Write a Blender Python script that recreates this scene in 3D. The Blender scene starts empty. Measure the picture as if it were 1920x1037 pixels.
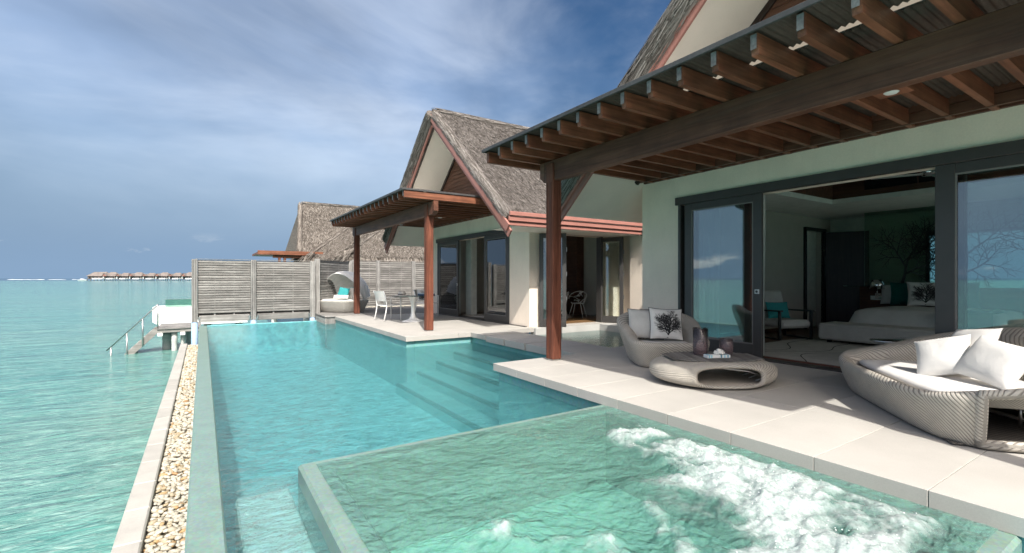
import bpy, math, random
import numpy as np
from mathutils import Vector, Matrix, noise as mnoise

scene = bpy.context.scene
R = math.radians
random.seed(7)
RNG = np.random.default_rng(11)

# ------------------------------------------------------------------ camera
cam_d = bpy.data.cameras.new('camera')
cam = bpy.data.objects.new('camera', cam_d)
scene.collection.objects.link(cam)
cam.location = (0.0, 0.0, 1.3)
cam.rotation_euler = (R(90), 0, R(-33.1))
cam_d.sensor_width = 36.0
cam_d.lens = 16.69
cam_d.shift_y = 0.0018
cam_d.clip_start = 0.05
cam_d.clip_end = 60000
scene.camera = cam

# ------------------------------------------------------------------ world and sun
SUN_DIR = Vector((0.29, 0.88, -1.0)).normalized()      # the way the light travels
world = bpy.data.worlds.new('World')
scene.world = world
world.use_nodes = True
wt = world.node_tree
wt.nodes.clear()
def wn(t, **kw):
    n = wt.nodes.new(t)
    for k, v in kw.items():
        setattr(n, k, v)
    return n
def wl(a, b): wt.links.new(a, b)
COVER_W, STREAK_W, BANK_W, LOW_W = 8.5, 11.5, 15.5, 9.1
sky = wn('ShaderNodeTexSky', sky_type='NISHITA')
sky.sun_disc = False
sky.sun_elevation = math.asin(-SUN_DIR.z)
sky.sun_rotation = math.atan2(-SUN_DIR.x, -SUN_DIR.y)
sky.air_density = 1.0; sky.dust_density = 7.0; sky.ozone_density = 2.0
tc = wn('ShaderNodeTexCoord')
def wmap(scale, rot=(0, 0, 0), loc=(0, 0, 0)):
    m = wn('ShaderNodeMapping'); m.inputs['Scale'].default_value = scale
    m.inputs['Rotation'].default_value = rot; m.inputs['Location'].default_value = loc
    wl(tc.outputs['Generated'], m.inputs['Vector']); return m
def wnoise(m, scale, detail, rough, dist):
    n = wn('ShaderNodeTexNoise'); n.inputs['Scale'].default_value = scale
    n.inputs['Detail'].default_value = detail; n.inputs['Roughness'].default_value = rough
    n.inputs['Distortion'].default_value = dist
    wl(m.outputs['Vector'], n.inputs['Vector']); return n
def wramp(src, a, b, ca=(0, 0, 0, 1), cb=(1, 1, 1, 1)):
    r = wn('ShaderNodeValToRGB'); e = r.color_ramp.elements
    e[0].position = a; e[0].color = ca; e[1].position = b; e[1].color = cb
    r.color_ramp.interpolation = 'EASE'
    wl(src, r.inputs['Fac']); return r
def wmix(fac, a, b):
    m = wn('ShaderNodeMix', data_type='RGBA')
    for inp, v in ((m.inputs[0], fac), (m.inputs[6], a), (m.inputs[7], b)):
        if hasattr(v, 'name') and hasattr(v, 'is_linked'):
            wl(v, inp)
        else:
            inp.default_value = v
    return m.outputs[2]
# a broad soft veil of high cloud with a few blue gaps, pale streaks and greyer banks in it
def wnoise4(m, w, scale, detail, rough, dist):
    n = wnoise(m, scale, detail, rough, dist); n.noise_dimensions = '4D'; n.inputs['W'].default_value = w; return n
def wscale(src, k):
    m = wn('ShaderNodeMath', operation='MULTIPLY'); wl(src, m.inputs[0]); m.inputs[1].default_value = k; return m.outputs[0]
cover = wramp(wnoise4(wmap((1.0, 1.0, 1.5)), COVER_W, 1.25, 6, .50, .25).outputs['Fac'], .34, .60)
streak = wramp(wnoise4(wmap((1.0, 2.6, 3.6), rot=(0.25, 0.35, 0.5)), STREAK_W, 1.3, 7, .55, .5).outputs['Fac'], .40, .80)
bank = wramp(wnoise4(wmap((1.0, 1.0, 2.4)), BANK_W, 1.4, 5, .55, .4).outputs['Fac'], .46, .76)
low = wramp(wnoise4(wmap((3.0, 3.0, 8.0)), LOW_W, 2.0, 8, .6, .3).outputs['Fac'], .60, .68)
sep = wn('ShaderNodeSeparateXYZ'); wl(tc.outputs['Generated'], sep.inputs[0])
lowband = wramp(sep.outputs['Z'], .03, .085, (1, 1, 1, 1), (0, 0, 0, 1))
lowm = wn('ShaderNodeMath', operation='MULTIPLY'); wl(low.outputs[0], lowm.inputs[0]); wl(lowband.outputs[0], lowm.inputs[1])
def whs(src, s, v):
    h = wn('ShaderNodeHueSaturation'); h.inputs['Saturation'].default_value = s; h.inputs['Value'].default_value = v; wl(src, h.inputs['Color']); return h.outputs[0]
clear = whs(sky.outputs[0], 1.42, .46)
veil = wmix(.25, whs(sky.outputs[0], .92, 1.15), (1.3, 1.85, 2.6, 1))
hz = wramp(sep.outputs['Z'], .0, .36, (1, 1, 1, 1), (0, 0, 0, 1))
v1 = wmix(wscale(cover.outputs[0], .90), clear, veil)
v2 = wmix(wscale(streak.outputs[0], .80), v1, wmix(.4, whs(sky.outputs[0], .5, 1.6), (2.9, 3.3, 3.8, 1)))
v3 = wmix(wscale(bank.outputs[0], .50), v2, whs(v2, 1.05, .45))
v4 = wmix(wscale(hz.outputs[0], .88), v3, (1.05, 1.62, 2.4, 1))
c4 = wmix(wscale(lowm.outputs[0], .75), v4, (3.6, 3.7, 3.8, 1))
bg = wn('ShaderNodeBackground'); bg.inputs['Strength'].default_value = 0.086
wl(c4, bg.inputs['Color'])
wo = wn('ShaderNodeOutputWorld'); wl(bg.outputs[0], wo.inputs['Surface'])

sun_d = bpy.data.lights.new('sun', 'SUN')
sun = bpy.data.objects.new('sun', sun_d)
scene.collection.objects.link(sun)
sun_d.energy = 2.0
sun_d.angle = R(0.55)
sun_d.color = (1.0, .955, .88)
sun.rotation_euler = SUN_DIR.to_track_quat('-Z', 'Y').to_euler()
sun.location = (-4, -8, 14)

vs = scene.view_settings
vs.view_transform = 'Standard'; vs.look = 'None'; vs.gamma = 1.0; vs.use_curve_mapping = False
vs.exposure = 1.62
scene.render.engine = 'CYCLES'
cy = scene.cycles
cy.use_denoising = True
cy.max_bounces = 12; cy.diffuse_bounces = 8; cy.glossy_bounces = 4; cy.transmission_bounces = 6
cy.transparent_max_bounces = 14
cy.caustics_reflective = False; cy.caustics_refractive = False
cy.sample_clamp_indirect = 6.0

# ------------------------------------------------------------------ helpers
COL = scene.collection
WM = {}                       # world matrix of every object made here

class MB:
    """collects vertices, faces and (optional) uv, then links them as one mesh object"""
    def __init__(s): s.v = []; s.f = []; s.uv = {}; s.smooth = []
    def quad(s, a, b, c, d, sm=False):
        n = len(s.v); s.v += [tuple(a), tuple(b), tuple(c), tuple(d)]; s.f.append((n, n+1, n+2, n+3)); s.smooth.append(sm); return s
    def poly(s, pts, sm=False):
        n = len(s.v); s.v += [tuple(p) for p in pts]; s.f.append(tuple(range(n, n+len(pts)))); s.smooth.append(sm); return s
    def box(s, x0, x1, y0, y1, z0, z1, b=0.0, M=None):
        """box with chamfered edges of b"""
        if b <= 0:
            P = [(x, y, z) for x in (x0, x1) for y in (y0, y1) for z in (z0, z1)]
            F = [(0, 1, 3, 2), (4, 6, 7, 5), (0, 4, 5, 1), (2, 3, 7, 6), (0, 2, 6, 4), (1, 5, 7, 3)]
        else:
            P = []; idx = {}
            X, Y, Z = (x0, x1), (y0, y1), (z0, z1); sg = (1, -1)
            for i in (0, 1):
                for j in (0, 1):
                    for k in (0, 1):
                        for ax in range(3):
                            p = [X[i]+sg[i]*b, Y[j]+sg[j]*b, Z[k]+sg[k]*b]
                            p[ax] = (X[i], Y[j], Z[k])[ax]
                            idx[i, j, k, ax] = len(P); P.append(tuple(p))
            F = []
            for i in (0, 1):
                F.append([idx[i, 0, 0, 0], idx[i, 1, 0, 0], idx[i, 1, 1, 0], idx[i, 0, 1, 0]][::1 if i else -1])
                F.append([idx[0, i, 0, 1], idx[1, i, 0, 1], idx[1, i, 1, 1], idx[0, i, 1, 1]][::-1 if i else 1])
                F.append([idx[0, 0, i, 2], idx[1, 0, i, 2], idx[1, 1, i, 2], idx[0, 1, i, 2]][::1 if i else -1])
            for i in (0, 1):
                for j in (0, 1):
                    F.append([idx[i, j, 0, 0], idx[i, j, 1, 0], idx[i, j, 1, 1], idx[i, j, 0, 1]])
                    F.append([idx[i, 0, j, 0], idx[i, 1, j, 0], idx[i, 1, j, 2], idx[i, 0, j, 2]])
                    F.append([idx[0, i, j, 1], idx[1, i, j, 1], idx[1, i, j, 2], idx[0, i, j, 2]])
                    for k in (0, 1):
                        F.append([idx[i, j, k, 0], idx[i, j, k, 1], idx[i, j, k, 2]])
        n = len(s.v)
        if M is not None: P = [tuple(M @ Vector(p)) for p in P]
        s.v += P; s.f += [tuple(n+q for q in f) for f in F]; s.smooth += [False]*len(F); return s
    def beam(s, p, q, w, h, b=0.0, up=(0, 0, 1)):
        """bar from p to q, w wide and h high"""
        p = Vector(p); q = Vector(q); d = (q-p); L = d.length; d.normalize()
        up = Vector(up); x = d.cross(up)
        if x.length < 1e-4: x = d.cross(Vector((1, 0, 0)))
        x.normalize(); z = x.cross(d)
        M = Matrix(((x.x, d.x, z.x, p.x), (x.y, d.y, z.y, p.y), (x.z, d.z, z.z, p.z), (0, 0, 0, 1)))
        return s.box(-w/2, w/2, 0, L, -h/2, h/2, b, M)
    def tube(s, pts, r, n=8, closed=False, cap=True):
        pts = [Vector(p) for p in pts]; m = len(pts)
        rs = r if hasattr(r, '__len__') else [r]*m
        base = len(s.v); prev = None
        for i, p in enumerate(pts):
            a = pts[(i-1) % m] if (closed or i) else p
            c = pts[(i+1) % m] if (closed or i < m-1) else p
            d = (c-a)
            if d.length < 1e-9: d = Vector((0, 0, 1))
            d.normalize()
            if prev is None:
                x = d.cross(Vector((0, 0, 1)))
                if x.length < 1e-3: x = d.cross(Vector((1, 0, 0)))
            else:
                x = prev - d*prev.dot(d)
            x.normalize(); prev = x; y = d.cross(x)
            for k in range(n):
                t = 2*math.pi*k/n
                s.v.append(tuple(p + (x*math.cos(t)+y*math.sin(t))*rs[i]))
        for i in range(m if closed else m-1):
            for k in range(n):
                a = base+i*n+k; b_ = base+i*n+(k+1) % n
                i2 = (i+1) % m
                c = base+i2*n+(k+1) % n; d_ = base+i2*n+k
                s.f.append((a, b_, c, d_)); s.smooth.append(True)
        if cap and not closed:
            s.f.append(tuple(base+k for k in range(n))[::-1]); s.smooth.append(False)
            s.f.append(tuple(base+(m-1)*n+k for k in range(n))); s.smooth.append(False)
        return s
    def lathe(s, prof, c=(0, 0, 0), n=24, sx=1.0, sy=1.0):
        base = len(s.v)
        for r, z in prof:
            for k in range(n):
                t = 2*math.pi*k/n
                s.v.append((c[0]+r*math.cos(t)*sx, c[1]+r*math.sin(t)*sy, c[2]+z))
        for i in range(len(prof)-1):
            for k in range(n):
                s.f.append((base+i*n+k, base+i*n+(k+1) % n, base+(i+1)*n+(k+1) % n, base+(i+1)*n+k)); s.smooth.append(True)
        for i, rev in ((0, True), (len(prof)-1, False)):
            if prof[i][0] > 1e-5:
                t = tuple(base+i*n+k for k in range(n)); s.f.append(t[::-1] if rev else t); s.smooth.append(False)
        return s
    def grid(s, fn, nu, nv, uv=None, smooth=True, skip=None, closed_u=False):
        base = len(s.v)
        for i in range(nu):
            for j in range(nv):
                s.v.append(tuple(fn(i, j)))
                if uv: s.uv[base+i*nv+j] = uv(i, j)
        for i in range(nu if closed_u else nu-1):
            for j in range(nv-1):
                if skip and skip(i, j): continue
                i2 = (i+1) % nu
                s.f.append((base+i*nv+j, base+i2*nv+j, base+i2*nv+j+1, base+i*nv+j+1)); s.smooth.append(smooth)
        return s
    def build(s, name, mat=None, parent=None, local=False):
        me = bpy.data.meshes.new(name)
        V = s.v
        if parent is not None and not local:
            Mi = WM[parent.name].inverted()
            A = np.array([list(r) for r in Mi])
            P = np.array(V, dtype=float)
            V = (P @ A[:3, :3].T + A[:3, 3]).tolist()
        me.from_pydata(V, [], s.f)
        if any(s.smooth): me.polygons.foreach_set('use_smooth', s.smooth)
        if s.uv:
            ul = me.uv_layers.new(name='UVMap')
            li = np.zeros(len(me.loops), dtype=np.int32); me.loops.foreach_get('vertex_index', li)
            arr = np.zeros((len(s.v), 2), dtype=np.float32)
            for k, u in s.uv.items(): arr[k] = u
            ul.data.foreach_set('uv', arr[li].ravel())
        if mat is not None: me.materials.append(mat)
        me.update()
        return link(name, me, parent)

def link(name, me, parent=None, M=None):
    o = bpy.data.objects.new(name, me); COL.objects.link(o)
    if M is not None: o.matrix_local = M
    loc = M if M is not None else Matrix.Identity(4)
    if parent is not None: o.parent = parent
    WM[o.name] = (WM[parent.name] if parent is not None else Matrix.Identity(4)) @ loc
    return o
def tag(o, label=None, cat=None, group=None, kind=None):
    if label: o['label'] = label
    if cat: o['category'] = cat
    if group: o['group'] = group
    if kind: o['kind'] = kind
    return o
def thing(name, label, cat, loc=(0, 0, 0), rz=0.0, group=None):
    M = Matrix.Translation(Vector(loc)) @ Matrix.Rotation(rz, 4, 'Z')
    return tag(link(name, None, None, M), label, cat, group)
def struct(name, mb, mat, label=None):
    return tag(mb.build(name, mat), label, None, None, 'structure')
def copy_tree(o, parent=None, M=None):
    c = o.copy(); COL.objects.link(c); c.parent = parent
    if M is not None: c.matrix_local = M
    WM[c.name] = (WM[parent.name] if parent is not None else Matrix.Identity(4)) @ c.matrix_local
    for ch in [x for x in list(COL.objects) if x.parent == o]: copy_tree(ch, c)
    return c
def share(src, parent, loc):
    """another object on the same mesh, as a sibling part"""
    o = bpy.data.objects.new(src.name.split('.')[0], src.data); COL.objects.link(o); o.parent = parent
    o.location = loc; WM[o.name] = WM[parent.name] @ Matrix.Translation(Vector(loc)); return o

# ---- vectorised value noise
def _h(ix, iy, seed):
    n = (ix*374761393 + iy*668265263 + seed*974634777) & 0xffffffff
    n = ((n ^ (n >> 13))*1274126177) & 0xffffffff
    return ((n ^ (n >> 16)) & 0xffff)/65535.0
def vnoise(x, y, seed=0):
    ix = np.floor(x).astype(np.int64); iy = np.floor(y).astype(np.int64)
    fx = x-ix; fy = y-iy; fx = fx*fx*(3-2*fx); fy = fy*fy*(3-2*fy)
    a = _h(ix, iy, seed); b = _h(ix+1, iy, seed); c = _h(ix, iy+1, seed); d = _h(ix+1, iy+1, seed)
    return (a*(1-fx)+b*fx)*(1-fy)+(c*(1-fx)+d*fx)*fy
def fbm(x, y, oct=5, seed=0, gain=.5, ridged=False):
    s = 0; a = 1; t = 0
    for o in range(oct):
        n = vnoise(x*2**o+17.3*o, y*2**o-9.1*o, seed+o)
        if ridged: n = 1-np.abs(2*n-1)
        s = s+a*n; t += a; a *= gain
    return s/t

# ------------------------------------------------------------------ materials
class NT:
    def __init__(s, name):
        s.m = bpy.data.materials.new(name); s.m.use_nodes = True; s.t = s.m.node_tree
        s.b = s.t.nodes['Principled BSDF']; s.out = s.t.nodes['Material Output']
    def n(s, t, **kw):
        x = s.t.nodes.new(t)
        for k, v in kw.items(): setattr(x, k, v)
        return x
    def l(s, a, b): s.t.links.new(a, b)
    def coord(s, scale=(1, 1, 1), src='Object', rot=(0, 0, 0), rand=0.0):
        c = s.n('ShaderNodeTexCoord'); m = s.n('ShaderNodeMapping')
        m.inputs['Scale'].default_value = scale; m.inputs['Rotation'].default_value = rot
        s.l(c.outputs[src], m.inputs['Vector'])
        if rand:
            oi = s.n('ShaderNodeObjectInfo'); mu = s.n('ShaderNodeMath', operation='MULTIPLY'); mu.inputs[1].default_value = rand
            s.l(oi.outputs['Random'], mu.inputs[0])
            cb = s.n('ShaderNodeCombineXYZ')
            for k in range(3): s.l(mu.outputs[0], cb.inputs[k])
            s.l(cb.outputs[0], m.inputs['Location'])
        return m.outputs[0]
    def geo(s, scale=(1, 1, 1)):
        c = s.n('ShaderNodeNewGeometry'); m = s.n('ShaderNodeMapping'); m.inputs['Scale'].default_value = scale
        s.l(c.outputs['Position'], m.inputs['Vector']); return m.outputs[0]
    def noise(s, vec, scale=5, detail=5, rough=.55, dist=0):
        x = s.n('ShaderNodeTexNoise')
        x.inputs['Scale'].default_value = scale; x.inputs['Detail'].default_value = detail
        x.inputs['Roughness'].default_value = rough; x.inputs['Distortion'].default_value = dist
        s.l(vec, x.inputs['Vector']); return x.outputs['Fac']
    def ramp(s, fac, stops, interp='LINEAR'):
        r = s.n('ShaderNodeValToRGB'); r.color_ramp.interpolation = interp
        e = r.color_ramp.elements
        while len(e) < len(stops): e.new(.5)
        for k, (p, c) in enumerate(stops):
            e[k].position = p; e[k].color = (c if hasattr(c, '__len__') else (c, c, c)) + ((1,) if not hasattr(c, '__len__') or len(c) == 3 else ())
        s.l(fac, r.inputs['Fac']); return r.outputs[0]
    def mix(s, fac, a, b, blend='MIX'):
        m = s.n('ShaderNodeMix', data_type='RGBA', blend_type=blend)
        for inp, v in ((m.inputs[0], fac), (m.inputs[6], a), (m.inputs[7], b)):
            if isinstance(v, bpy.types.NodeSocket): s.l(v, inp)
            else: inp.default_value = v if not hasattr(v, '__len__') else (tuple(v)+(1,))[:4]
        return m.outputs[2]
    def math(s, op, a, b=0.0):
        m = s.n('ShaderNodeMath', operation=op)
        for inp, v in ((m.inputs[0], a), (m.inputs[1], b)):
            if isinstance(v, bpy.types.NodeSocket): s.l(v, inp)
            else: inp.default_value = v
        return m.outputs[0]
    def bump(s, h, strength=.3, dist=.01, normal=None):
        b = s.n('ShaderNodeBump'); b.inputs['Strength'].default_value = strength; b.inputs['Distance'].default_value = dist
        s.l(h, b.inputs['Height'])
        if normal is not None: s.l(normal, b.inputs['Normal'])
        return b.outputs[0]
    def set(s, col=None, rough=None, spec=None, normal=None, metal=None):
        if col is not None:
            if isinstance(col, bpy.types.NodeSocket): s.l(col, s.b.inputs['Base Color'])
            else: s.b.inputs['Base Color'].default_value = tuple(col)+(1,)
        if rough is not None:
            if isinstance(rough, bpy.types.NodeSocket): s.l(rough, s.b.inputs['Roughness'])
            else: s.b.inputs['Roughness'].default_value = rough
        if spec is not None: s.b.inputs['Specular IOR Level'].default_value = spec
        if metal is not None: s.b.inputs['Metallic'].default_value = metal
        if normal is not None: s.l(normal, s.b.inputs['Normal'])
        return s.m

def c3(c, k): return tuple(min(1, x*k) for x in c)
def mat_mottle(name, c, var=.12, scale=3, rough=.7, bump=.15, bscale=60, fine=.05, rand=3.0, src='Object', rv=0.0, stain=0.0):
    t = NT(name); v = t.coord(rand=rand, src=src)
    a = t.noise(v, scale, 6, .6); b = t.noise(v, bscale, 3, .5)
    col = t.ramp(a, [(.3, c3(c, 1-var)), (.7, c3(c, 1+var))])
    f = t.ramp(b, [(.3, 1-fine), (.7, 1.0)])
    col = t.mix(1.0, col, f, 'MULTIPLY')
    if rv:                                          # each piece a little lighter or darker than the next
        oi = t.n('ShaderNodeObjectInfo'); hv = t.n('ShaderNodeHueSaturation'); t.l(col, hv.inputs['Color'])
        t.l(t.math('ADD', t.math('MULTIPLY', oi.outputs['Random'], rv), 1-rv/2), hv.inputs['Value']); col = hv.outputs[0]
    if stain:                                       # faint vertical run marks and salt bloom
        sv = t.geo((3.2, 3.2, .35)); sn = t.noise(sv, 1.2, 5, .6, .3)
        col = t.mix(t.ramp(sn, [(.50, 0.0), (.75, stain)]), col, c3(c, .72))
    return t.set(col, rough, .35, t.bump(b, bump, .004))
def mat_wood(name, axis, dark, light, rough=.55, grain=1.0, wear=None, wearamt=.3):
    t = NT(name)
    sc = [22.0, 22.0, 22.0]; sc[axis] = 1.1
    v = t.coord(tuple(sc), rand=9.0); v2 = t.coord((2.2, 2.2, 2.2), rand=5.0)
    a = t.noise(v, 1.0*grain, 6, .62, .5)
    col = t.ramp(a, [(.25, dark), (.5, c3(tuple((d+l)/2 for d, l in zip(dark, light)), 1)), (.75, light)])
    big = t.noise(v2, 1.3, 5, .6)
    col = t.mix(t.ramp(big, [(.35, 0.0), (.75, .65)]), col, c3(dark, .8))
    oi = t.n('ShaderNodeObjectInfo')
    hv = t.n('ShaderNodeHueSaturation'); t.l(col, hv.inputs['Color'])
    t.l(t.math('ADD', t.math('MULTIPLY', oi.outputs['Random'], .45), .78), hv.inputs['Value'])
    col = hv.outputs[0]
    if wear is not None:
        w = t.noise(v, .8, 4, .6)
        col = t.mix(t.ramp(w, [(.5, 0.0), (.72, wearamt)]), col, wear)
    return t.set(col, rough, .3, t.bump(a, .6, .005))
def mat_plain(name, c, rough=.5, metal=0.0, spec=.5):
    t = NT(name); v = t.coord((1, 1, 1)); a = t.noise(v, 6, 4, .6)
    return t.set(t.ramp(a, [(.3, c3(c, .92)), (.7, c3(c, 1.06))]), rough, spec, None, metal)
def mat_fabric(name, c, sc=260, var=.06, rough=.9):
    t = NT(name); v = t.coord((1, 1, 1), rand=4)
    w = t.noise(v, sc, 2, .5); a = t.noise(v, 5, 5, .6)
    col = t.ramp(a, [(.3, c3(c, 1-var)), (.7, c3(c, 1+var))])
    h = t.math('ADD', t.math('MULTIPLY', w, .3), t.noise(v, 9, 5, .55, .4))
    return t.set(col, rough, .15, t.bump(h, .35, .03))
def mat_glass(name, tint=(.93, .96, .95), ior=1.5, rough=0.0, boost=0.0):
    t = NT(name)
    f = t.n('ShaderNodeFresnel'); f.inputs['IOR'].default_value = ior
    tr = t.n('ShaderNodeBsdfTransparent'); tr.inputs[0].default_value = tint+(1,)
    gl = t.n('ShaderNodeBsdfGlossy'); gl.inputs['Roughness'].default_value = rough
    mx = t.n('ShaderNodeMixShader')
    fac = t.math('ADD', f.outputs[0], boost) if boost else f.outputs[0]
    t.l(fac, mx.inputs[0]); t.l(tr.outputs[0], mx.inputs[1]); t.l(gl.outputs[0], mx.inputs[2])
    t.l(mx.outputs[0], t.out.inputs['Surface']); return t.m

PLASTER = mat_mottle('pale_plaster', (.90, .79, .67), .06, 1.3, .85, .5, 55, .06, rand=0, stain=.22)
DECK = mat_mottle('deck_stone', (.445, .427, .395), .07, 1.6, .65, .12, 160, .10, rv=.07)
KERB = mat_mottle('kerb_stone', (.39, .373, .34), .09, 4, .75, .2, 140, .12, rv=.12)
GREYSTONE = mat_mottle('grey_stone', (.50, .50, .48), .08, 3, .7, .15, 120, .08)
WOODX = mat_wood('hardwood_x', 0, (.095, .034, .019), (.35, .14, .078), .5)
WOODY = mat_wood('hardwood_y', 1, (.080, .031, .019), (.23, .095, .057), .5, wear=(.20, .14, .10), wearamt=.15)
WOODZ = mat_wood('hardwood_z', 2, (.07, .022, .013), (.25, .088, .052), .6)
GREYX = mat_wood('weathered_x', 0, (.13, .124, .117), (.39, .376, .357), .85, 1.0, (.12, .11, .10), .4)
GREYY = mat_wood('weathered_y', 1, (.20, .19, .178), (.52, .50, .475), .85, 1.0, (.12, .11, .10), .4)
GREYZ = mat_wood('weathered_z', 2, (.17, .165, .16), (.46, .45, .43), .85, 1.0, (.12, .11, .10), .4)
GABLE = mat_wood('gable_boards', 1, (.07, .032, .02), (.21, .095, .06), .5)
REDBOARD = mat_mottle('red_brown_paint', (.36, .165, .135), .10, 3, .5, .1, 60, .08)
SOFFIT = mat_mottle('soffit_paint', (.86, .79, .70), .04, 2, .85, .1, 60, .03, rand=0)
FRAME = mat_plain('dark_bronze_aluminium', (.055, .052, .050), .38)
FRAMELT = mat_plain('bronze_edge', (.20, .19, .18), .4)
GLASS = mat_glass('door_glass', (.86, .93, .92), 1.5, 0.0, .16)
GREENGLASS = mat_glass('green_glass', (.66, .84, .74), 1.5, .02)
STEEL = mat_plain('brushed_steel', (.55, .54, .52), .32, 1.0)
CHROME = mat_plain('chrome', (.75, .75, .75), .08, 1.0)
CONCRETE = mat_mottle('concrete_pile', (.52, .52, .50), .18, 5, .85, .4, 40, .15)
BLUEPVC = mat_mottle('blue_pile_wrap', (.30, .42, .60), .12, 4, .6, .2, 20, .1)
WHITE = mat_mottle('white_paint', (.78, .78, .76), .04, 3, .6, .1, 60, .03)
WHITEGLOSS = mat_plain('white_lacquer', (.78, .78, .77), .22)
WHITEFAB = mat_fabric('white_canvas', (.70, .685, .66))
GREYFAB = mat_fabric('light_grey_linen', (.56, .54, .51), 180, .09)
TEALFAB = mat_fabric('teal_fabric', (.045, .30, .31))
DTEALFAB = mat_fabric('deep_teal_fabric', (.010, .11, .10))
BLACKINK = mat_plain('black_ink', (.012, .012, .014), .8)
DARKWOOD = mat_wood('dark_joinery', 2, (.016, .010, .008), (.055, .034, .028), .35)
BROWNWOOD = mat_wood('brown_joinery', 1, (.07, .032, .023), (.19, .09, .062), .4)
FLOORWOOD = mat_wood('floor_boards', 0, (.08, .044, .028), (.20, .11, .07), .35)
PALEFLOOR = mat_wood('pale_floor_boards', 0, (.20, .11, .05), (.36, .21, .10), .4)
INTWALL = mat_mottle('taupe_wallpaper', (.46, .425, .385), .06, 3, .85, .15, 120, .06, rand=0)
INTPALE = mat_mottle('pale_wallpaper', (.66, .66, .61), .10, 6, .85, .15, 60, .10, rand=0)
CEIL = mat_plain('ceiling_paint', (.82, .81, .77), .9)
BLACK = mat_plain('black_lacquer', (.012, .013, .015), .25)
SCREEN = mat_plain('screen_black', (.010, .011, .013), .12)
# ---- thatch: every straw its own shade
def mat_thatch(name, stops):
    t = NT(name); g = t.n('ShaderNodeNewGeometry')
    v = t.geo((1, 1, 1)); big = t.noise(v, 1.1, 5, .6)
    f = t.math('ADD', t.math('MULTIPLY', g.outputs['Random Per Island'], .75), t.math('MULTIPLY', big, .45))
    col = t.ramp(f, stops)
    return t.set(col, .9, .15)
THATCH = mat_thatch('dry_thatch', [(.12, (.055, .047, .041)), (.40, (.105, .092, .082)), (.66, (.17, .152, .138)), (.95, (.27, .246, .228))])
THATCHLT = mat_thatch('bleached_thatch', [(.10, (.035, .029, .024)), (.40, (.105, .09, .077)), (.70, (.18, .158, .138)), (.95, (.32, .29, .255))])
def mat_thatchbody():
    t = NT('thatch_bed'); v = t.geo((9, 9, 3)); a = t.noise(v, 3, 6, .7, .4)
    return t.set(t.ramp(a, [(.3, (.05, .042, .035)), (.5, (.15, .13, .115)), (.72, (.30, .27, .24))]), .95, .1, t.bump(a, .9, .05))
THATCHBED = mat_thatchbody()

# ---- water
def mat_water(name, tint, scale=1.0, strength=.25, refr=.45, stretch=(1.0, 1.9, 1.0), rot=.5, milk=0.0, milkcol=(.3, .6, .6), milkbump=.10):
    t = NT(name)
    c = t.n('ShaderNodeNewGeometry'); m = t.n('ShaderNodeMapping')
    m.inputs['Scale'].default_value = stretch; m.inputs['Rotation'].default_value = (0, 0, rot)
    t.l(c.outputs['Position'], m.inputs['Vector'])
    v = m.outputs[0]
    a = t.noise(v, 1.6*scale, 3, .5, .6); b = t.noise(v, 6.0*scale, 4, .55, .9); d = t.noise(v, 17*scale, 3, .55, .4)
    h = t.math('ADD', t.math('ADD', t.math('MULTIPLY', a, 1.6), t.math('MULTIPLY', b, .75)), t.math('MULTIPLY', d, .22))
    nrm = t.bump(h, strength, .10)
    lw = t.n('ShaderNodeLayerWeight'); lw.inputs['Blend'].default_value = .5; t.l(nrm, lw.inputs['Normal'])
    fac = t.math('ADD', .02, t.math('MULTIPLY', .98, t.math('POWER', lw.outputs['Facing'], 5.0)))
    tr = t.n('ShaderNodeBsdfTransparent'); tr.inputs[0].default_value = tint+(1,)
    rf = t.n('ShaderNodeBsdfRefraction'); rf.inputs['IOR'].default_value = 1.33; rf.inputs['Roughness'].default_value = 0
    rf.inputs['Color'].default_value = tint+(1,); t.l(nrm, rf.inputs['Normal'])
    mr = t.n('ShaderNodeMixShader'); mr.inputs[0].default_value = refr
    t.l(tr.outputs[0], mr.inputs[1]); t.l(rf.outputs[0], mr.inputs[2])
    body = mr
    if milk:                                        # air and light scattered back inside the water
        df = t.n('ShaderNodeBsdfDiffuse'); df.inputs[0].default_value = milkcol+(1,); t.l(t.bump(h, 1.0, milkbump), df.inputs['Normal'])
        body = t.n('ShaderNodeMixShader'); body.inputs[0].default_value = milk
        t.l(mr.outputs[0], body.inputs[1]); t.l(df.outputs[0], body.inputs[2])
    gl = t.n('ShaderNodeBsdfGlossy'); gl.inputs['Roughness'].default_value = .03; t.l(nrm, gl.inputs['Normal'])
    mx = t.n('ShaderNodeMixShader')
    t.l(fac, mx.inputs[0]); t.l(body.outputs[0], mx.inputs[1]); t.l(gl.outputs[0], mx.inputs[2])
    t.l(mx.outputs[0], t.out.inputs['Surface'])
    return t, mx, nrm
POOLWATER = mat_water('pool_water', (.80, .965, .985), 1.3, .85, .35, milk=.18, milkcol=(.15, .46, .485), milkbump=.32)[0].m
DARKWATER = mat_water('plunge_water', (.50, .74, .72), 1.4, .10, .3)[0].m

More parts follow.
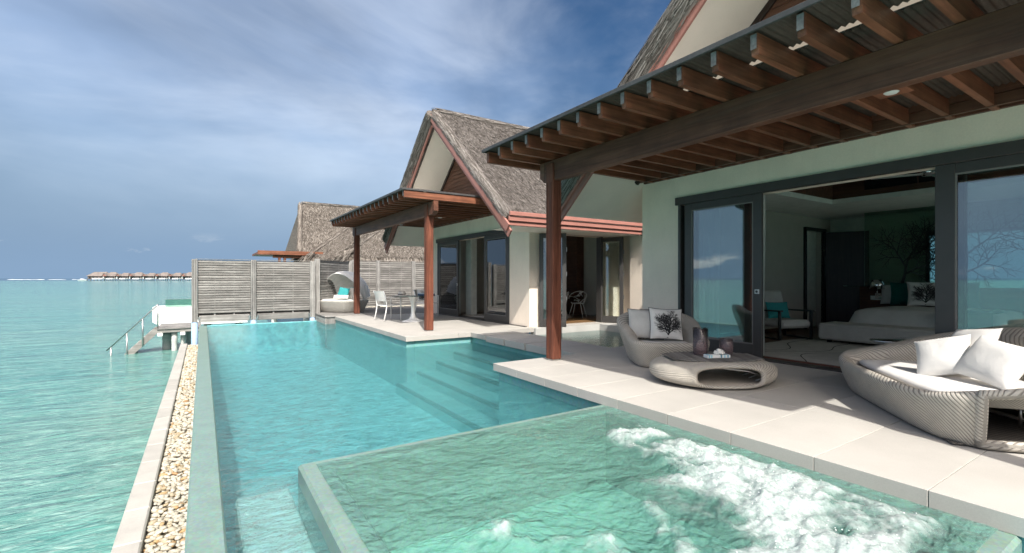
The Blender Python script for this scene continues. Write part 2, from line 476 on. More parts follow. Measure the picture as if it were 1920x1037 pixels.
def mat_tile(name, c, var=.22, scale=1.5, cell=34.0):
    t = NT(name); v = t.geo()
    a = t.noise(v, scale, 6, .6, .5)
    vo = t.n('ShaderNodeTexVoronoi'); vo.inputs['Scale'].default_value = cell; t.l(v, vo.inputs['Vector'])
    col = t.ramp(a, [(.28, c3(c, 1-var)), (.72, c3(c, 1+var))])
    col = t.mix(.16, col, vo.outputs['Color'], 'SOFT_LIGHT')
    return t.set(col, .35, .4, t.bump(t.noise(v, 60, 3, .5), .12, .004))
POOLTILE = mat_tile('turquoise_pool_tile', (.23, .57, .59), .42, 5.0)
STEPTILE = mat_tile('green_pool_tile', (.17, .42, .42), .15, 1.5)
SPATILE = mat_tile('green_spa_tile', (.22, .46, .39), .18, 2.2)
WETRIM = mat_tile('wet_green_render', (.165, .245, .215), .12, 5.0, 60)
BENCHTILE = mat_tile('bench_tile', (.55, .70, .65), .2, 6)
PALETILE = mat_tile('pale_green_tile', (.18, .40, .40), .12, 3)
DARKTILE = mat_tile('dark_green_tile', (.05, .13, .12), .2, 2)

def mat_sea():
    t = NT('lagoon_water')
    c = t.n('ShaderNodeNewGeometry'); sx = t.n('ShaderNodeSeparateXYZ'); t.l(c.outputs['Position'], sx.inputs[0])
    def mp(scale, rot=0.0):
        m = t.n('ShaderNodeMapping'); m.inputs['Scale'].default_value = scale; m.inputs['Rotation'].default_value = (0, 0, rot)
        t.l(c.outputs['Position'], m.inputs['Vector']); return m.outputs[0]
    # first the seabed: sand and weed patches, seen through a metre or two of water
    big = t.noise(mp((.03, .075, 1), .5), 1, 6, .65, .8)
    mid = t.noise(mp((.30, .55, 1), .55), 1, 6, .65, 1.0)
    fine = t.noise(mp((1.6, 4.2, 1), .45), 1, 5, .62, 1.0)
    col = t.ramp(big, [(.30, (.040, .172, .152)), (.50, (.058, .212, .192)), (.68, (.10, .222, .19))])
    col = t.mix(t.ramp(mid, [(.30, 0.0), (.72, .55)]), col, (.15, .32, .27))
    col = t.mix(t.ramp(fine, [(.42, 0.0), (.75, .55)]), col, (.26, .42, .375))
    col = t.mix(t.ramp(t.noise(mp((.9, 2.4, 1), .5), 1, 4, .6, .7), [(.50, 0.0), (.70, .6)]), col, (.035, .13, .115))
    col = t.mix(t.ramp(t.noise(mp((5, 15, 1), .5), 1, 5, .65, 1.2), [(.50, 0.0), (.74, .7)]), col, (.36, .50, .44))  # finest streaks paint wave light and shade into the colour
    col = t.mix(t.ramp(t.noise(mp((3.3, 11, 1), .38), 1, 5, .65, 1.0), [(.52, 0.0), (.75, .65)]), col, (.03, .11, .10))
    # beyond the reef the bottom drops away
    d = t.n('ShaderNodeVectorMath', operation='LENGTH'); t.l(c.outputs['Position'], d.inputs[0])
    reef = t.noise(mp((.004, .004, 1)), 1, 4, .6)
    dist = t.math('ADD', d.outputs['Value'], t.math('MULTIPLY', reef, 500.0))
    deep = t.n('ShaderNodeMapRange'); deep.inputs['From Min'].default_value = 1010; deep.inputs['From Max'].default_value = 1130
    t.l(dist, deep.inputs['Value'])
    col = t.mix(deep.outputs[0], col, (.012, .055, .095))
    wv = t.noise(mp((.8, 2.3, 1), .5), 1.0, 4, .55, .8); w2 = t.noise(mp((3.2, 7.5, 1), .42), 1.0, 5, .6, .9); w3 = t.noise(mp((.10, .26, 1), .5), 1.0, 3, .5, .4)
    w4 = t.noise(mp((9, 20, 1), .5), 1.0, 3, .6, .6)
    h = t.math('ADD', t.math('ADD', t.math('MULTIPLY', wv, .55), t.math('MULTIPLY', w2, .22)), t.math('ADD', t.math('MULTIPLY', w3, 1.4), t.math('MULTIPLY', w4, .05)))
    t.b.inputs['IOR'].default_value = 1.33
    return t.set(col, .10, .5, t.bump(h, .75, .35))
SEA = mat_sea()

# ================================================================== the sea
mb = MB()
rr = [0, 60, 200, 700, 2500, 9000, 45000]
nseg = 64
for i in range(len(rr)-1):
    for k in range(nseg):
        a0, a1 = 2*math.pi*k/nseg, 2*math.pi*(k+1)/nseg
        P = [(rr[j]*math.cos(a), rr[j]*math.sin(a), -1.15) for j, a in ((i, a0), (i+1, a0), (i+1, a1), (i, a1))]
        if i == 0: mb.poly([P[0], P[1], P[2]])
        else: mb.poly(P)
tag(mb.build('sea', SEA), 'turquoise lagoon water running out to a dark blue horizon', None, None, 'structure')

def mat_foam(name='white_surf', cut=.45):
    t = NT(name); v = t.geo((.05, .05, .05)); return t.set((.80, .82, .82), .8, .2)
SURF = mat_foam()
# broken surf along the reef
mb = MB()
for k in range(12):
    px = -0.91 - .15*k/12 + random.uniform(-.01, .01)
    dd = 905 + random.uniform(-14, 14)
    L = random.uniform(4, 16)
    fx, fy = math.sin(R(33.1)), math.cos(R(33.1))
    c = Vector((fx+px*fy, fy-px*fx, 0))*dd
    s = Vector((fy, -fx, 0))
    h = random.uniform(.2, .6)
    n = 7
    ring = []
    for q in range(n):
        a = math.pi*q/(n-1)
        ring.append((math.cos(a)*2.2, math.sin(a)*h))
    def fn(i, j):
        e = -1+2*i/6; tap = (1-e*e)**.5+.02
        return c + s*(e*L) + Vector((fx, fy, 0))*ring[j][0]*tap + Vector((0, 0, -1.15+ring[j][1]*tap))
    mb.grid(fn, 7, n)
tag(mb.build('surf', SURF), 'broken white surf along the distant reef', 'surf', None, 'stuff')

# ================================================================== pool
WZ = -0.13                                   # pool water level
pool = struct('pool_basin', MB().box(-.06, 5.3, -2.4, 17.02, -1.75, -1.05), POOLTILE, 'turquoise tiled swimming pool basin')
for nm, bx, m in (
    ('overflow_wall', (-.08, .11, -2.4, 17.06, -1.598, WZ+.004), WETRIM),
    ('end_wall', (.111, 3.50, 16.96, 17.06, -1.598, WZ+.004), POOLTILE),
    ('deck_wall', (3.50, 3.66, -2.4, 5.72, -1.598, -.003), PALETILE),
    ('terrace_wall', (3.53, 3.69, 9.40, 16.955, -1.598, -.003), PALETILE),
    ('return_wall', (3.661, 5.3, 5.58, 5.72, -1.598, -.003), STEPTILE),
    ('recess_wall', (3.691, 5.3, 9.40, 9.54, -1.598, -.003), PALETILE),
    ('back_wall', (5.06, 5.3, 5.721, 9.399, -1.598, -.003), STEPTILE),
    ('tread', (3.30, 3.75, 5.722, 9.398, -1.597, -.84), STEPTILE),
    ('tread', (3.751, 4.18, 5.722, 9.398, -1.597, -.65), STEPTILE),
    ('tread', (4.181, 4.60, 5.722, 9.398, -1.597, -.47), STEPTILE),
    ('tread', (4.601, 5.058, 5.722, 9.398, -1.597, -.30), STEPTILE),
    ('bench', (.20, .555, -2.38, 3.98, -1.597, -.30), BENCHTILE)):
    MB().box(*bx, b=.012).build(nm, m, pool)
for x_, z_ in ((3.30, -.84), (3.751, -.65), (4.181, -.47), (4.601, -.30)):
    MB().box(x_-.004, x_+.055, 5.73, 9.39, z_-.05, z_+.004, .003).build('step_edge_shade', DARKTILE, pool)  # dark strips paint the shadow lines along the tread edges
mb = MB()
for x0, x1, y0, y1 in ((.111, .56, -2.4, 3.604), (.111, 3.50, 3.604, 16.96), (3.50, 5.06, 5.72, 9.40)):
    mb.quad((x0, y0, WZ), (x1, y0, WZ), (x1, y1, WZ), (x0, y1, WZ))
struct('pool_water', mb, POOLWATER, 'clear rippled turquoise water of the swimming pool')

# spa tub set into the pool
SX0, SX1, SY0, SY1, RW = .56, 3.455, .60, 3.60, .20
spa = struct('spa_basin', MB().box(SX0+RW, SX1-.14, SY0+RW, SY1-RW, -.78, -.70), SPATILE, 'square green stone spa tub in the pool')
rim = MB(); RP = [(0, -1.597), (0, -.02), (.018, 0.0), (RW-.02, 0.0), (RW, -.02), (RW, -.75)]
for (o0, z0), (o1, z1) in zip(RP[:-1], RP[1:]):
    def rect(o, z): return [(SX0+o, SY0+o, z), (SX1-o*.7, SY0+o, z), (SX1-o*.7, SY1-o, z), (SX0+o, SY1-o, z)]
    r0, r1 = rect(o0, z0), rect(o1, z1)
    for k in range(4): rim.quad(r0[k], r0[(k+1) % 4], r1[(k+1) % 4], r1[k])
rim.build('rim', WETRIM, spa)

# bubbling spa water: a real height field, foam where the jets break the surface
nx, ny = 300, 300
xs = np.linspace(SX0+.10, SX1-.02, nx); ys = np.linspace(SY0+.08, SY1-.09, ny)
X, Y = np.meshgrid(xs, ys, indexing='ij')
wx = X+.22*(fbm(X*2.1, Y*2.1, 4, 31)-.5); wy = Y+.22*(fbm(X*2.1+7, Y*2.1+3, 4, 41)-.5)
def blob(cx, cy, rx, ry, ang=0):
    c, s = math.cos(ang), math.sin(ang)
    u = ((wx-cx)*c+(wy-cy)*s)/rx; v = (-(wx-cx)*s+(wy-cy)*c)/ry
    return np.exp(-(u*u+v*v))
jets = [(2.88, 2.62, .24, .22, 0, 1.25), (2.92, 2.12, .30, .30, 0, 1.15), (2.72, 1.78, .42, .36, 0, 1.0), (2.95, 1.55, .34, .40, 0, 1.1),
        (2.62, 1.36, .46, .32, .3, 1.05), (2.98, 1.12, .34, .34, 0, .95), (2.35, 1.14, .52, .28, .2, .95), (2.6, .92, .6, .22, 0, .95),
        (1.62, 1.62, .26, .13, .5, .62), (1.55, 1.30, .30, .16, -.2, .60), (1.9, 1.40, .40, .09, .7, .55), (2.05, 1.7, .38, .08, .9, .5), (1.18, 2.06, .20, .13, .3, .85), (1.3, 1.9, .30, .07, -.6, .5)]
E = np.zeros_like(X)
for cx, cy, rx, ry, an, k in jets: E = np.maximum(E, k*blob(cx, cy, rx, ry, an))+.10*k*blob(cx, cy, rx*1.4, ry*1.4, an)
E = np.clip(E, 0, 1.3)
streaks = fbm(wx*4.6, wy*4.6, 5, 71, .55, True)
lump = fbm(wx*7.5, wy*7.5, 5, 91, .55); fine = fbm(X*22, Y*22, 4, 101, .6); micro = fbm(X*55, Y*55, 2, 131, .6)
edge = np.clip(np.minimum.reduce([(X-SX0-.16)/.12, (SX1-.16-X)/.12, (Y-SY0-.16)/.12, (SY1-.18-Y)/.12]), 0, 1)
foam = np.clip((E*1.05+1.1*(streaks-.60)*(.28+E)+1.0*(lump-.5)*(.2+E)+.22*(fine-.5)*(.2+E)-.40)*1.25, 0, 1)*edge
foam = foam*foam*(3-2*foam)
foam = foam*np.clip(.66+.45*(micro-.3), 0, .86)
swell = (fbm(X*1.7, Y*1.7, 3, 5)-.5)*.05+(fbm(wx*4.2+2, wy*5.6, 4, 15)-.5)*.034+(fbm(wx*12, wy*16, 3, 25)-.5)*.010
rip = (fbm(X*16, Y*22, 3, 27)-.5)*.006
Zs = .010+edge*(swell+np.clip(E, 0, 1.1)*(.040+.12*(lump-.42)+.016*(fine-.4)+.002*(micro-.5)))+rip
Zs = np.where(edge < .02, np.minimum(Zs, .014), Zs)
Zs = np.maximum(Zs, .003)
me = bpy.data.meshes.new('spa_water')
V = np.stack([X, Y, Zs], -1).reshape(-1, 3)
I = np.arange(nx*ny).reshape(nx, ny)
F = np.stack([I[:-1, :-1], I[1:, :-1], I[1:, 1:], I[:-1, 1:]], -1).reshape(-1, 4)
me.from_pydata(V.tolist(), [], F.tolist())
me.polygons.foreach_set('use_smooth', np.ones(len(F), dtype=bool))
at = me.attributes.new('foam', 'FLOAT', 'POINT'); at.data.foreach_set('value', foam.ravel().astype(np.float32))
t, mx, nrm = mat_water('spa_water', (.80, .955, .93), 1.5, .30, .15, (1, 1.3, 1), .9, milk=.30, milkcol=(.20, .42, .36), milkbump=.13)
fo = t.n('ShaderNodeBsdfPrincipled'); fo.inputs['Base Color'].default_value = (.50, .545, .54, 1); fo.inputs['Roughness'].default_value = .6
fv = t.geo((1, 1, 1)); fb = t.noise(fv, 85, 4, .65); t.l(t.bump(fb, .25, .010), fo.inputs['Normal'])
fa = t.n('ShaderNodeAttribute'); fa.attribute_name = 'foam'
lace = t.noise(fv, 75, 4, .7, .5)
ff = t.math('MULTIPLY', fa.outputs['Fac'], t.math('ADD', .58, t.ramp(lace, [(.36, 0.0), (.64, .42)])))
cl = t.n('ShaderNodeClamp'); t.l(ff, cl.inputs[0])
m2 = t.n('ShaderNodeMixShader'); t.l(cl.outputs[0], m2.inputs[0]); t.l(mx.outputs[0], m2.inputs[1]); t.l(fo.outputs[0], m2.inputs[2])
t.l(m2.outputs[0], t.out.inputs['Surface'])
me.materials.append(t.m)
tag(link('spa_water', me), 'churning green spa water with white foam over the jets', None, None, 'structure')
# droplets thrown up by the jets
mb = MB()
cand = np.argwhere(foam > .55); RNG.shuffle(cand)
for i, j in cand[:260]:
    r = random.uniform(.0015, .004); p = (X[i, j]+random.uniform(-.01, .01), Y[i, j], Zs[i, j]+random.expovariate(1/.014))
    n = len(mb.v)
    mb.v += [(p[0]+r, p[1], p[2]), (p[0]-r, p[1], p[2]), (p[0], p[1]+r, p[2]), (p[0], p[1]-r, p[2]), (p[0], p[1], p[2]+r), (p[0], p[1], p[2]-r)]
    for a, b, c in ((0, 2, 4), (2, 1, 4), (1, 3, 4), (3, 0, 4), (2, 0, 5), (1, 2, 5), (3, 1, 5), (0, 3, 5)):
        mb.f.append((n+a, n+b, n+c)); mb.smooth.append(True)
tag(mb.build('spray', mat_plain('spray_drops', (.85, .88, .88), .3)), 'white droplets thrown up over the bubbling spa', 'spray', None, 'stuff')

# ================================================================== pebble channel and kerb
KZ = -.63
chan = struct('pebble_channel', MB().box(-.37, -.0815, -2.4, 17.04, -.95, KZ-.09), mat_mottle('channel_bed', (.30, .26, .19), .2, 8, .9, .3, 60, .2), 'drain channel of cream pebbles below the pool edge')
KE = [-2.4+.62*k for k in range(33)]
for k in range(len(KE)-1):
    if KE[k] > 16.95: break
    y1 = min(KE[k+1], 17.04)
    MB().box(-.545, -.371, KE[k]+.002, y1-.002, -1.6, KZ, .012).build('kerb_stone', KERB, chan)
def pebble_mesh(seed):
    rnd = random.Random(seed); m = MB(); n, h = 8, 5
    ph = rnd.uniform(0, 6); el = rnd.uniform(.55, .85); th = rnd.uniform(.42, .62)
    for i in range(h):
        a = math.pi*(i/(h-1))-math.pi/2; rr_ = math.cos(a)**.8 if math.cos(a) > 1e-6 else 0; z = math.sin(a)*th
        for k in range(n):
            b = 2*math.pi*k/n; w = 1+.14*math.sin(2*b+ph)+.07*math.sin(3*b+2*ph)
            m.v.append((rr_*math.cos(b)*w, rr_*math.sin(b)*el*w, z))
    for i in range(h-1):
        for k in range(n):
            m.f.append((i*n+k, i*n+(k+1) % n, (i+1)*n+(k+1) % n, (i+1)*n+k)); m.smooth.append(True)
    return m
def mat_pebble():
    t = NT('cream_pebble'); oi = t.n('ShaderNodeObjectInfo'); g = t.n('ShaderNodeNewGeometry')
    f = t.math('FRACT', t.math('ADD', oi.outputs['Random'], t.math('MULTIPLY', g.outputs['Random Per Island'], .999)))
    col = t.ramp(f, [(0, (.44, .405, .33)), (.55, (.50, .47, .40)), (.78, (.38, .34, .265)), (.90, (.36, .285, .175)), (.965, (.42, .27, .13)), (1, (.36, .22, .11))])
    v = t.coord((1, 1, 1), rand=6); a = t.noise(v, 3.0, 5, .6)
    return t.set(t.mix(1, col, t.ramp(a, [(.3, .80), (.7, 1.0)]), 'MULTIPLY'), .6, .3)
PEB = mat_pebble()
protos = [pebble_mesh(k) for k in range(10)]
pmesh = []
for m in protos:
    me = bpy.data.meshes.new('pebble'); me.from_pydata(m.v, [], m.f); me.polygons.foreach_set('use_smooth', [True]*len(m.f)); me.materials.append(PEB); pmesh.append(me)
rest = MB(); cnt = 0
spots = []
y = 2.2
while y < 17.0:
    st = .042 if y < 7 else .050
    x = -.362
    while x < -.088:
        spots.append((x+random.uniform(-.016, .016)+.006, y+random.uniform(-.02, .02), 0)); x += st*1.0
    y += st*.80
for (x, y, lay) in spots:
    r = random.uniform(.020, .037)*(1.0 if y < 7 else 1.12); x = min(max(x, -.355+r*.5), -.082-r*.6)
    z = KZ-.074+random.uniform(0, .034); rz = random.uniform(-.8, .8)+(1.2 if random.random() < .3 else 0); tx, ty = random.uniform(-.35, .35), random.uniform(-.35, .35)
    M = Matrix.Translation((x, y, z)) @ Matrix.Rotation(rz, 4, 'Z') @ Matrix.Rotation(tx, 4, 'X') @ Matrix.Rotation(ty, 4, 'Y') @ Matrix.Diagonal((r, r, r, 1))
    k = random.randrange(10)
    if cnt < 300 and y > 2.45:
        o = bpy.data.objects.new('pebble', pmesh[k]); COL.objects.link(o); o.parent = chan; o.matrix_local = M; cnt += 1
    else:
        n = len(rest.v); A = np.array([list(q) for q in M]); P = np.array(protos[k].v) @ A[:3, :3].T + A[:3, 3]
        rest.v += P.tolist(); rest.f += [tuple(n+q for q in f) for f in protos[k].f]; rest.smooth += [True]*len(protos[k].f)
tag(rest.build('pebbles', PEB, chan), kind='stuff')

# ================================================================== stone decks
DZ = .10
def tiles(parent, xs_, ys_, mat, z0=0.0, z1=DZ, g=.0022, name='paving_slab'):
    cache = {}
    for i in range(len(xs_)-1):
        for j in range(len(ys_)-1):
            w, h = round(xs_[i+1]-xs_[i], 4), round(ys_[j+1]-ys_[j], 4)
            key = (w, h)
            if key not in cache:
                o = MB().box(g, w-g, g, h-g, 0, z1-z0, .0022).build(name, mat, parent, local=True); cache[key] = o.data
                o.location = (xs_[i], ys_[j], z0)
            else:
                o = bpy.data.objects.new(name, cache[key]); COL.objects.link(o); o.parent = parent; o.location = (xs_[i], ys_[j], z0)
YD = [round(.966+.6*k, 4) for k in range(-6, 9)]
deck = struct('deck', MB().box(3.665, 6.88, -2.7, 5.56, -1.59, -.004), DARKTILE, 'pale stone terrace in front of the bedroom')
tiles(deck, [3.44, 4.64, 5.84, 6.86], YD, DECK)
tiles(deck, [4.985, 5.93], [5.7675, 6.50], DECK)
tiles(deck, [5.931, 6.86], [5.7675, 5.965], DECK)
MB().box(5.305, 5.93, 5.565, 6.48, -1.59, -.005).build('footing', GREYSTONE, deck)
terr = struct('terrace', MB().box(3.695, 6.72, 9.55, 15.5, -1.59, -.004), GREYSTONE, 'pale stone terrace in front of the living pavilion')
YT = [9.33+.622*k for k in range(11)]
tiles(terr, [3.49, 4.69, 5.89, 6.72], YT, DECK)
tiles(terr, [4.985, 5.93], [8.70, 9.3285], DECK)
for k, (a, b) in enumerate(((7.96, 8.66), (7.235, 7.915), (6.535, 7.185))):
    o = MB().box(4.985, 5.95, a, b, -.035, DZ-.004, .006).build('stepping_stone', DECK)
    tag(o, ('grey stepping slab over the pool, next to the far terrace', 'grey stepping slab over the pool, middle one of three', 'grey stepping slab over the pool, next to the bedroom deck')[k], 'stepping stone', 'stepping slabs between the two terraces')
    MB().box(5.08, 5.9, a+.1, b-.1, -.6, -.036).build('pier', GREYSTONE, o)

# plunge pool in the courtyard between the pavilions
pl = struct('plunge_pool', MB().box(5.9, 8.9, 5.9, 9.42, -1.1, -1.0), DARKTILE, 'dark green plunge pool in the courtyard')
for nm, bx, m in (('wall', (5.74, 5.9, 5.97, 9.33, -1.0, -.036), DARKTILE), ('wall', (5.901, 8.9, 5.75, 5.90, -1.0, -.006), DARKTILE),
                  ('ledge', (6.722, 9.95, 9.26, 9.49, -1.0, DZ-.002), GREYSTONE), ('ledge', (8.80, 9.94, 6.10, 9.258, -1.0, DZ-.002), GREYSTONE)):
    MB().box(*bx, b=.006).build(nm, m, pl)
mb = MB(); mb.quad((5.9, 5.9, -.07), (8.8, 5.9, -.07), (8.8, 9.26, -.07), (5.9, 9.26, -.07))
struct('plunge_water', mb, DARKWATER, 'still dark water of the plunge pool')
# ================================================================== thatched pavilions
def straws(mb, P0, P1, P2, P3, n, L=(.08, .24), w=(.003, .0065), lift=(.0, .04), jit=.22, droop=0.0, rng=None):
    """n flat straws lying down the slope P0-P1 (eave) to P3-P2 (ridge)"""
    rng = rng or RNG
    P0, P1, P2, P3 = (np.array(p, float) for p in (P0, P1, P2, P3))
    a = rng.random(n)[:, None]; b = rng.random(n)[:, None]
    base = (P0*(1-a)+P1*a)*(1-b)+(P3*(1-a)+P2*a)*b
    up = ((P3+P2)-(P0+P1)); up /= np.linalg.norm(up)
    al = P1-P0; al /= np.linalg.norm(al)
    nr = np.cross(al, up); nr /= np.linalg.norm(nr)
    if nr[2] < 0: nr = -nr
    ang = rng.normal(0, jit, n)[:, None]
    d = -up*np.cos(ang)+al*np.sin(ang)
    s = al*np.cos(ang)+up*np.sin(ang)
    Ls = rng.uniform(L[0], L[1], n)[:, None]; ws = rng.uniform(w[0], w[1], n)[:, None]
    l0 = rng.uniform(lift[0], lift[1]*.5, n)[:, None]; l1 = rng.uniform(lift[0]+.01, lift[1], n)[:, None]
    A = base+nr*l0; B = base+d*Ls+nr*l1+np.array([0, 0, -1.0])*droop*Ls
    tw = rng.normal(0, .5, n)[:, None]
    sd = s*np.cos(tw)+nr*np.sin(tw)
    V = np.stack([A-sd*ws, A+sd*ws, B+sd*ws*.6, B-sd*ws*.6], 1).reshape(-1, 3)
    k = len(mb.v)
    mb.v += V.tolist(); mb.f += (np.arange(n*4).reshape(n, 4)+k).tolist(); mb.smooth += [False]*n
    return mb
def bundle(mb, p, q, r, n, L=(.15, .42), rng=None):
    """straws lying along a roll from p to q, round a tube of radius r"""
    rng = rng or RNG
    p = np.array(p, float); q = np.array(q, float); d = q-p; T = np.linalg.norm(d); d /= T
    x = np.cross(d, [0, 0, 1.0]); x /= np.linalg.norm(x); z = np.cross(x, d)
    Ls = rng.uniform(L[0], L[1], n)[:, None]; t = Ls+rng.random(n)[:, None]*(T-Ls); a = rng.random(n)[:, None]*2*np.pi; rr_ = r*rng.uniform(.88, 1.10, n)[:, None]
    a2 = a+rng.normal(0, .16, n)[:, None]; w = rng.uniform(.005, .012, n)[:, None]
    A = p+d*t+(x*np.cos(a)+z*np.sin(a))*rr_
    B = p+d*(t-Ls)+(x*np.cos(a2)+z*np.sin(a2))*rr_*rng.uniform(.95, 1.08, n)[:, None]
    s = (-x*np.sin(a)+z*np.cos(a))
    V = np.stack([A-s*w, A+s*w, B+s*w*.6, B-s*w*.6], 1).reshape(-1, 3)
    k = len(mb.v); mb.v += V.tolist(); mb.f += (np.arange(n*4).reshape(n, 4)+k).tolist(); mb.smooth += [False]*n
    return mb

HW, EZ, RZ = 3.85, 2.60, 5.93          # half width, eave height, ridge height of the outer thatch
def gable_roof(b, Yc, X0, X1, Xw, straw_slopes=(-1,), nstraw=26000, eave=(-1, 1), north_x1=None):
    sl = (RZ-EZ)/HW; ca = 1/math.sqrt(1+sl*sl)
    th = .15                                           # thatch thickness, measured straight down
    roof = MB()
    for s in (-1, 1):                                   # two slopes, each a slab
        e, r = (Yc+s*HW, EZ), (Yc, RZ)
        x1 = X1
        P = [(X0, e[0], e[1]), (x1, e[0], e[1]), (x1, r[0], r[1]), (X0, r[0], r[1])]
        Q = [(x, y, z-th) for x, y, z in P]
        n = 24
        def fn(i, j, P=P):
            a, c = i/n, j/n
            p = [P[0][k]*(1-a)*(1-c)+P[1][k]*a*(1-c)+P[2][k]*a*c+P[3][k]*(1-a)*c for k in range(3)]
            p[2] += .05*(mnoise.noise(Vector((p[0]*1.3, p[1]*1.3, 4+s)))) if 0 < i < n and 0 < j else 0
            return p
        roof.grid(fn, n+1, n+1)
        roof.quad(Q[0], Q[1], P[1], P[0]); roof.quad(P[0], P[3], Q[3], Q[0]); roof.quad(P[1], Q[1], Q[2], P[2])
        roof.quad(Q[3], Q[2], Q[1], Q[0])
    ro = roof.build('roof', THATCHBED, b)
    mb = MB()
    for s in straw_slopes:
        straws(mb, (X0, Yc+s*(HW-.28), EZ+.28*sl), (X1, Yc+s*(HW-.28), EZ+.28*sl), (X1, Yc, RZ), (X0, Yc, RZ), nstraw, lift=(0, .045))
        straws(mb, (X0, Yc+s*(HW-.10), EZ+.07), (X1, Yc+s*(HW-.10), EZ+.07), (X1, Yc+s*(HW-.30), EZ+.28), (X0, Yc+s*(HW-.30), EZ+.28), nstraw//8, L=(.06, .14), lift=(0, .03), droop=.0)
    for s in (-1, 1):                                   # thick rounded verge on the gable end
        dz_ = .07 if s > 0 else 0; rr2 = .175 if s > 0 else .135
        p, q = (X0+.04-dz_, Yc+s*(HW-.02), EZ-.06+dz_), (X0+.04-dz_, Yc, RZ-.10+dz_*.3)
        bundle(mb, p, q, rr2, 7500)
    bundle(mb, (X1, Yc, RZ+.0), (X0-.05, Yc, RZ+.0), .10, 3500)
    tag(mb.build('straw', THATCH, ro), kind='stuff')
    mb = MB()
    for s in (-1, 1):
        dz_ = .07 if s > 0 else 0
        mb.tube([(X0+.04-dz_, Yc+s*(HW-.02), EZ-.06+dz_), (X0+.04-dz_, Yc, RZ-.10+dz_*.3)], .165 if s > 0 else .125, 10)
    mb.tube([(X1, Yc, RZ-.02), (X0-.02, Yc, RZ-.02)], .085, 8)
    mb.build('verge_roll', THATCHBED, ro)
    # painted bargeboards in two steps, soffit, eave fascia
    for s in (-1, 1):
        for dx, dz, h, w in ((-.075, -.20, .17, .05), (-.03, -.32, .17, .045)):
            p = Vector((X0+dx, Yc+s*(HW+.10), EZ-.10*sl+dz+.03)); q = Vector((X0+dx, Yc+s*.0, RZ+dz+.03))
            MB().beam(p, q, w, h*ca+.05, .006).build('bargeboard', REDBOARD, ro)
        sf = MB(); z0, z1 = EZ-th-.015, RZ-th-.015
        P = [(X0-.005, Yc+s*HW, z0), (X1-.05, Yc+s*HW, z0), (X1-.05, Yc, z1), (X0-.005, Yc, z1)]
        sf.poly(P[::-1] if s < 0 else P); sf.poly([(x, y, z+.03) for x, y, z in (P if s < 0 else P[::-1])])
        sf.build('soffit', SOFFIT, ro)
    # gable wall of boards above the plaster
    g = Yc; z = 3.02; k = 0
    while True:
        z2 = z+.118
        yw0 = (RZ-th-.02-z)/sl; yw1 = (RZ-th-.02-z2)/sl
        if yw1 < .05: break
        m = MB(); x0, x1 = Xw-.235-(k % 2)*.004, Xw-.19
        a = [(g-yw0, z+.004), (g+yw0, z+.004), (g+yw1, z2-.004), (g-yw1, z2-.004)]
        m.poly([(x0, y, zz) for y, zz in a][::-1])
        for q in range(4):
            (ya, za), (yb, zb) = a[q], a[(q+1) % 4]
            m.quad((x0, ya, za), (x0, yb, zb), (x1, yb, zb), (x1, ya, za))
        m.build('gable_board', GABLE, b); z = z2; k += 1
    for s in (-1, 1):
        MB().beam((Xw-.25, Yc+s*(RZ-th-.06-3.02)/sl, 3.02), (Xw-.25, Yc, RZ-th-.08), .05, .09, .004).build('gable_trim', DARKWOOD, b)
    return ro
def eave_fascia(parent, p, q, out):
    """stepped painted eave board from p to q"""
    for dz, h, o in ((.10, .09, .00), (.0, .11, -.035), (-.10, .09, -.075)):
        off = Vector(out)*o
        MB().beam(Vector(p)+off+Vector((0, 0, dz)), Vector(q)+off+Vector((0, 0, dz)), .05, h-.004, .006).build('eave_board', REDBOARD, parent)

def frame_rect(mb, x, y0, y1, z0, z1, st, rl, th, bot=None, b=.004):
    """door leaf frame in the plane x"""
    bot = bot or rl
    mb.box(x-th/2, x+th/2, y0, y0+st, z0, z1, b); mb.box(x-th/2, x+th/2, y1-st, y1, z0, z1, b)
    mb.box(x-th/2+.0015, x+th/2-.0015, y0+st, y1-st, z1-rl, z1, b); mb.box(x-th/2+.0015, x+th/2-.0015, y0+st, y1-st, z0, z0+bot, b)
    return mb
def door_leaf(parent, x, y0, y1, z0, z1, st=.10, rl=.10, bot=.17, handle=None):
    d = frame_rect(MB(), x, y0, y1, z0, z1, st, rl, .05, bot).build('sliding_door', FRAME, parent)
    frame_rect(MB(), x-.003, y0+st, y1-st, z0+bot, z1-rl, .014, .014, .034, .014, 0).build('glazing_bead', FRAMELT, d)
    g = MB(); g.box(x-.004, x+.004, y0+st+.002, y1-st-.002, z0+bot, z1-rl); g.build('pane', GLASS, d)
    if handle is not None:
        MB().box(x-.036, x-.0255, handle-.035, handle+.035, 1.05+.02, 1.05+.09, .004).build('lock_plate', STEEL, d)
        MB().tube([(x-.037, handle, 1.105), (x-.043, handle, 1.105)], .018, 14).build('lock_cylinder', FRAME, d)
    return d

# ------------------------------------------------------------------ bedroom pavilion
bed_pav = thing('bedroom_pavilion', 'thatched bedroom pavilion with wide sliding glass doors onto the deck', 'pavilion', (8.0, 3.0, 0))
W = 6.85
def wallbox(par, name, *a, mat=PLASTER, b=0.0): return MB().box(*a, b=b).build(name, mat, par)
DT, DH = 2.55, 2.68                             # top of opening, top of header board
DY0, DY1 = .42, 5.27
wallbox(bed_pav, 'wall', W, W+.2, DY1, 6.07, .101, 3.3)
wallbox(bed_pav, 'wall', W, W+.2, DY0, DY1, DT, 3.3)
wallbox(bed_pav, 'wall', W, W+.2, -1.0, DY0, .101, 3.3)
wallbox(bed_pav, 'wall', W+.2, 13.6, 5.87, 6.07, -.2, 3.3)
wallbox(bed_pav, 'wall', W+.2, 13.6, -1.0, -.8, 2.45, 3.3)
wallbox(bed_pav, 'wall', 12.6, 13.6, -1.0, -.8, .101, 2.449)
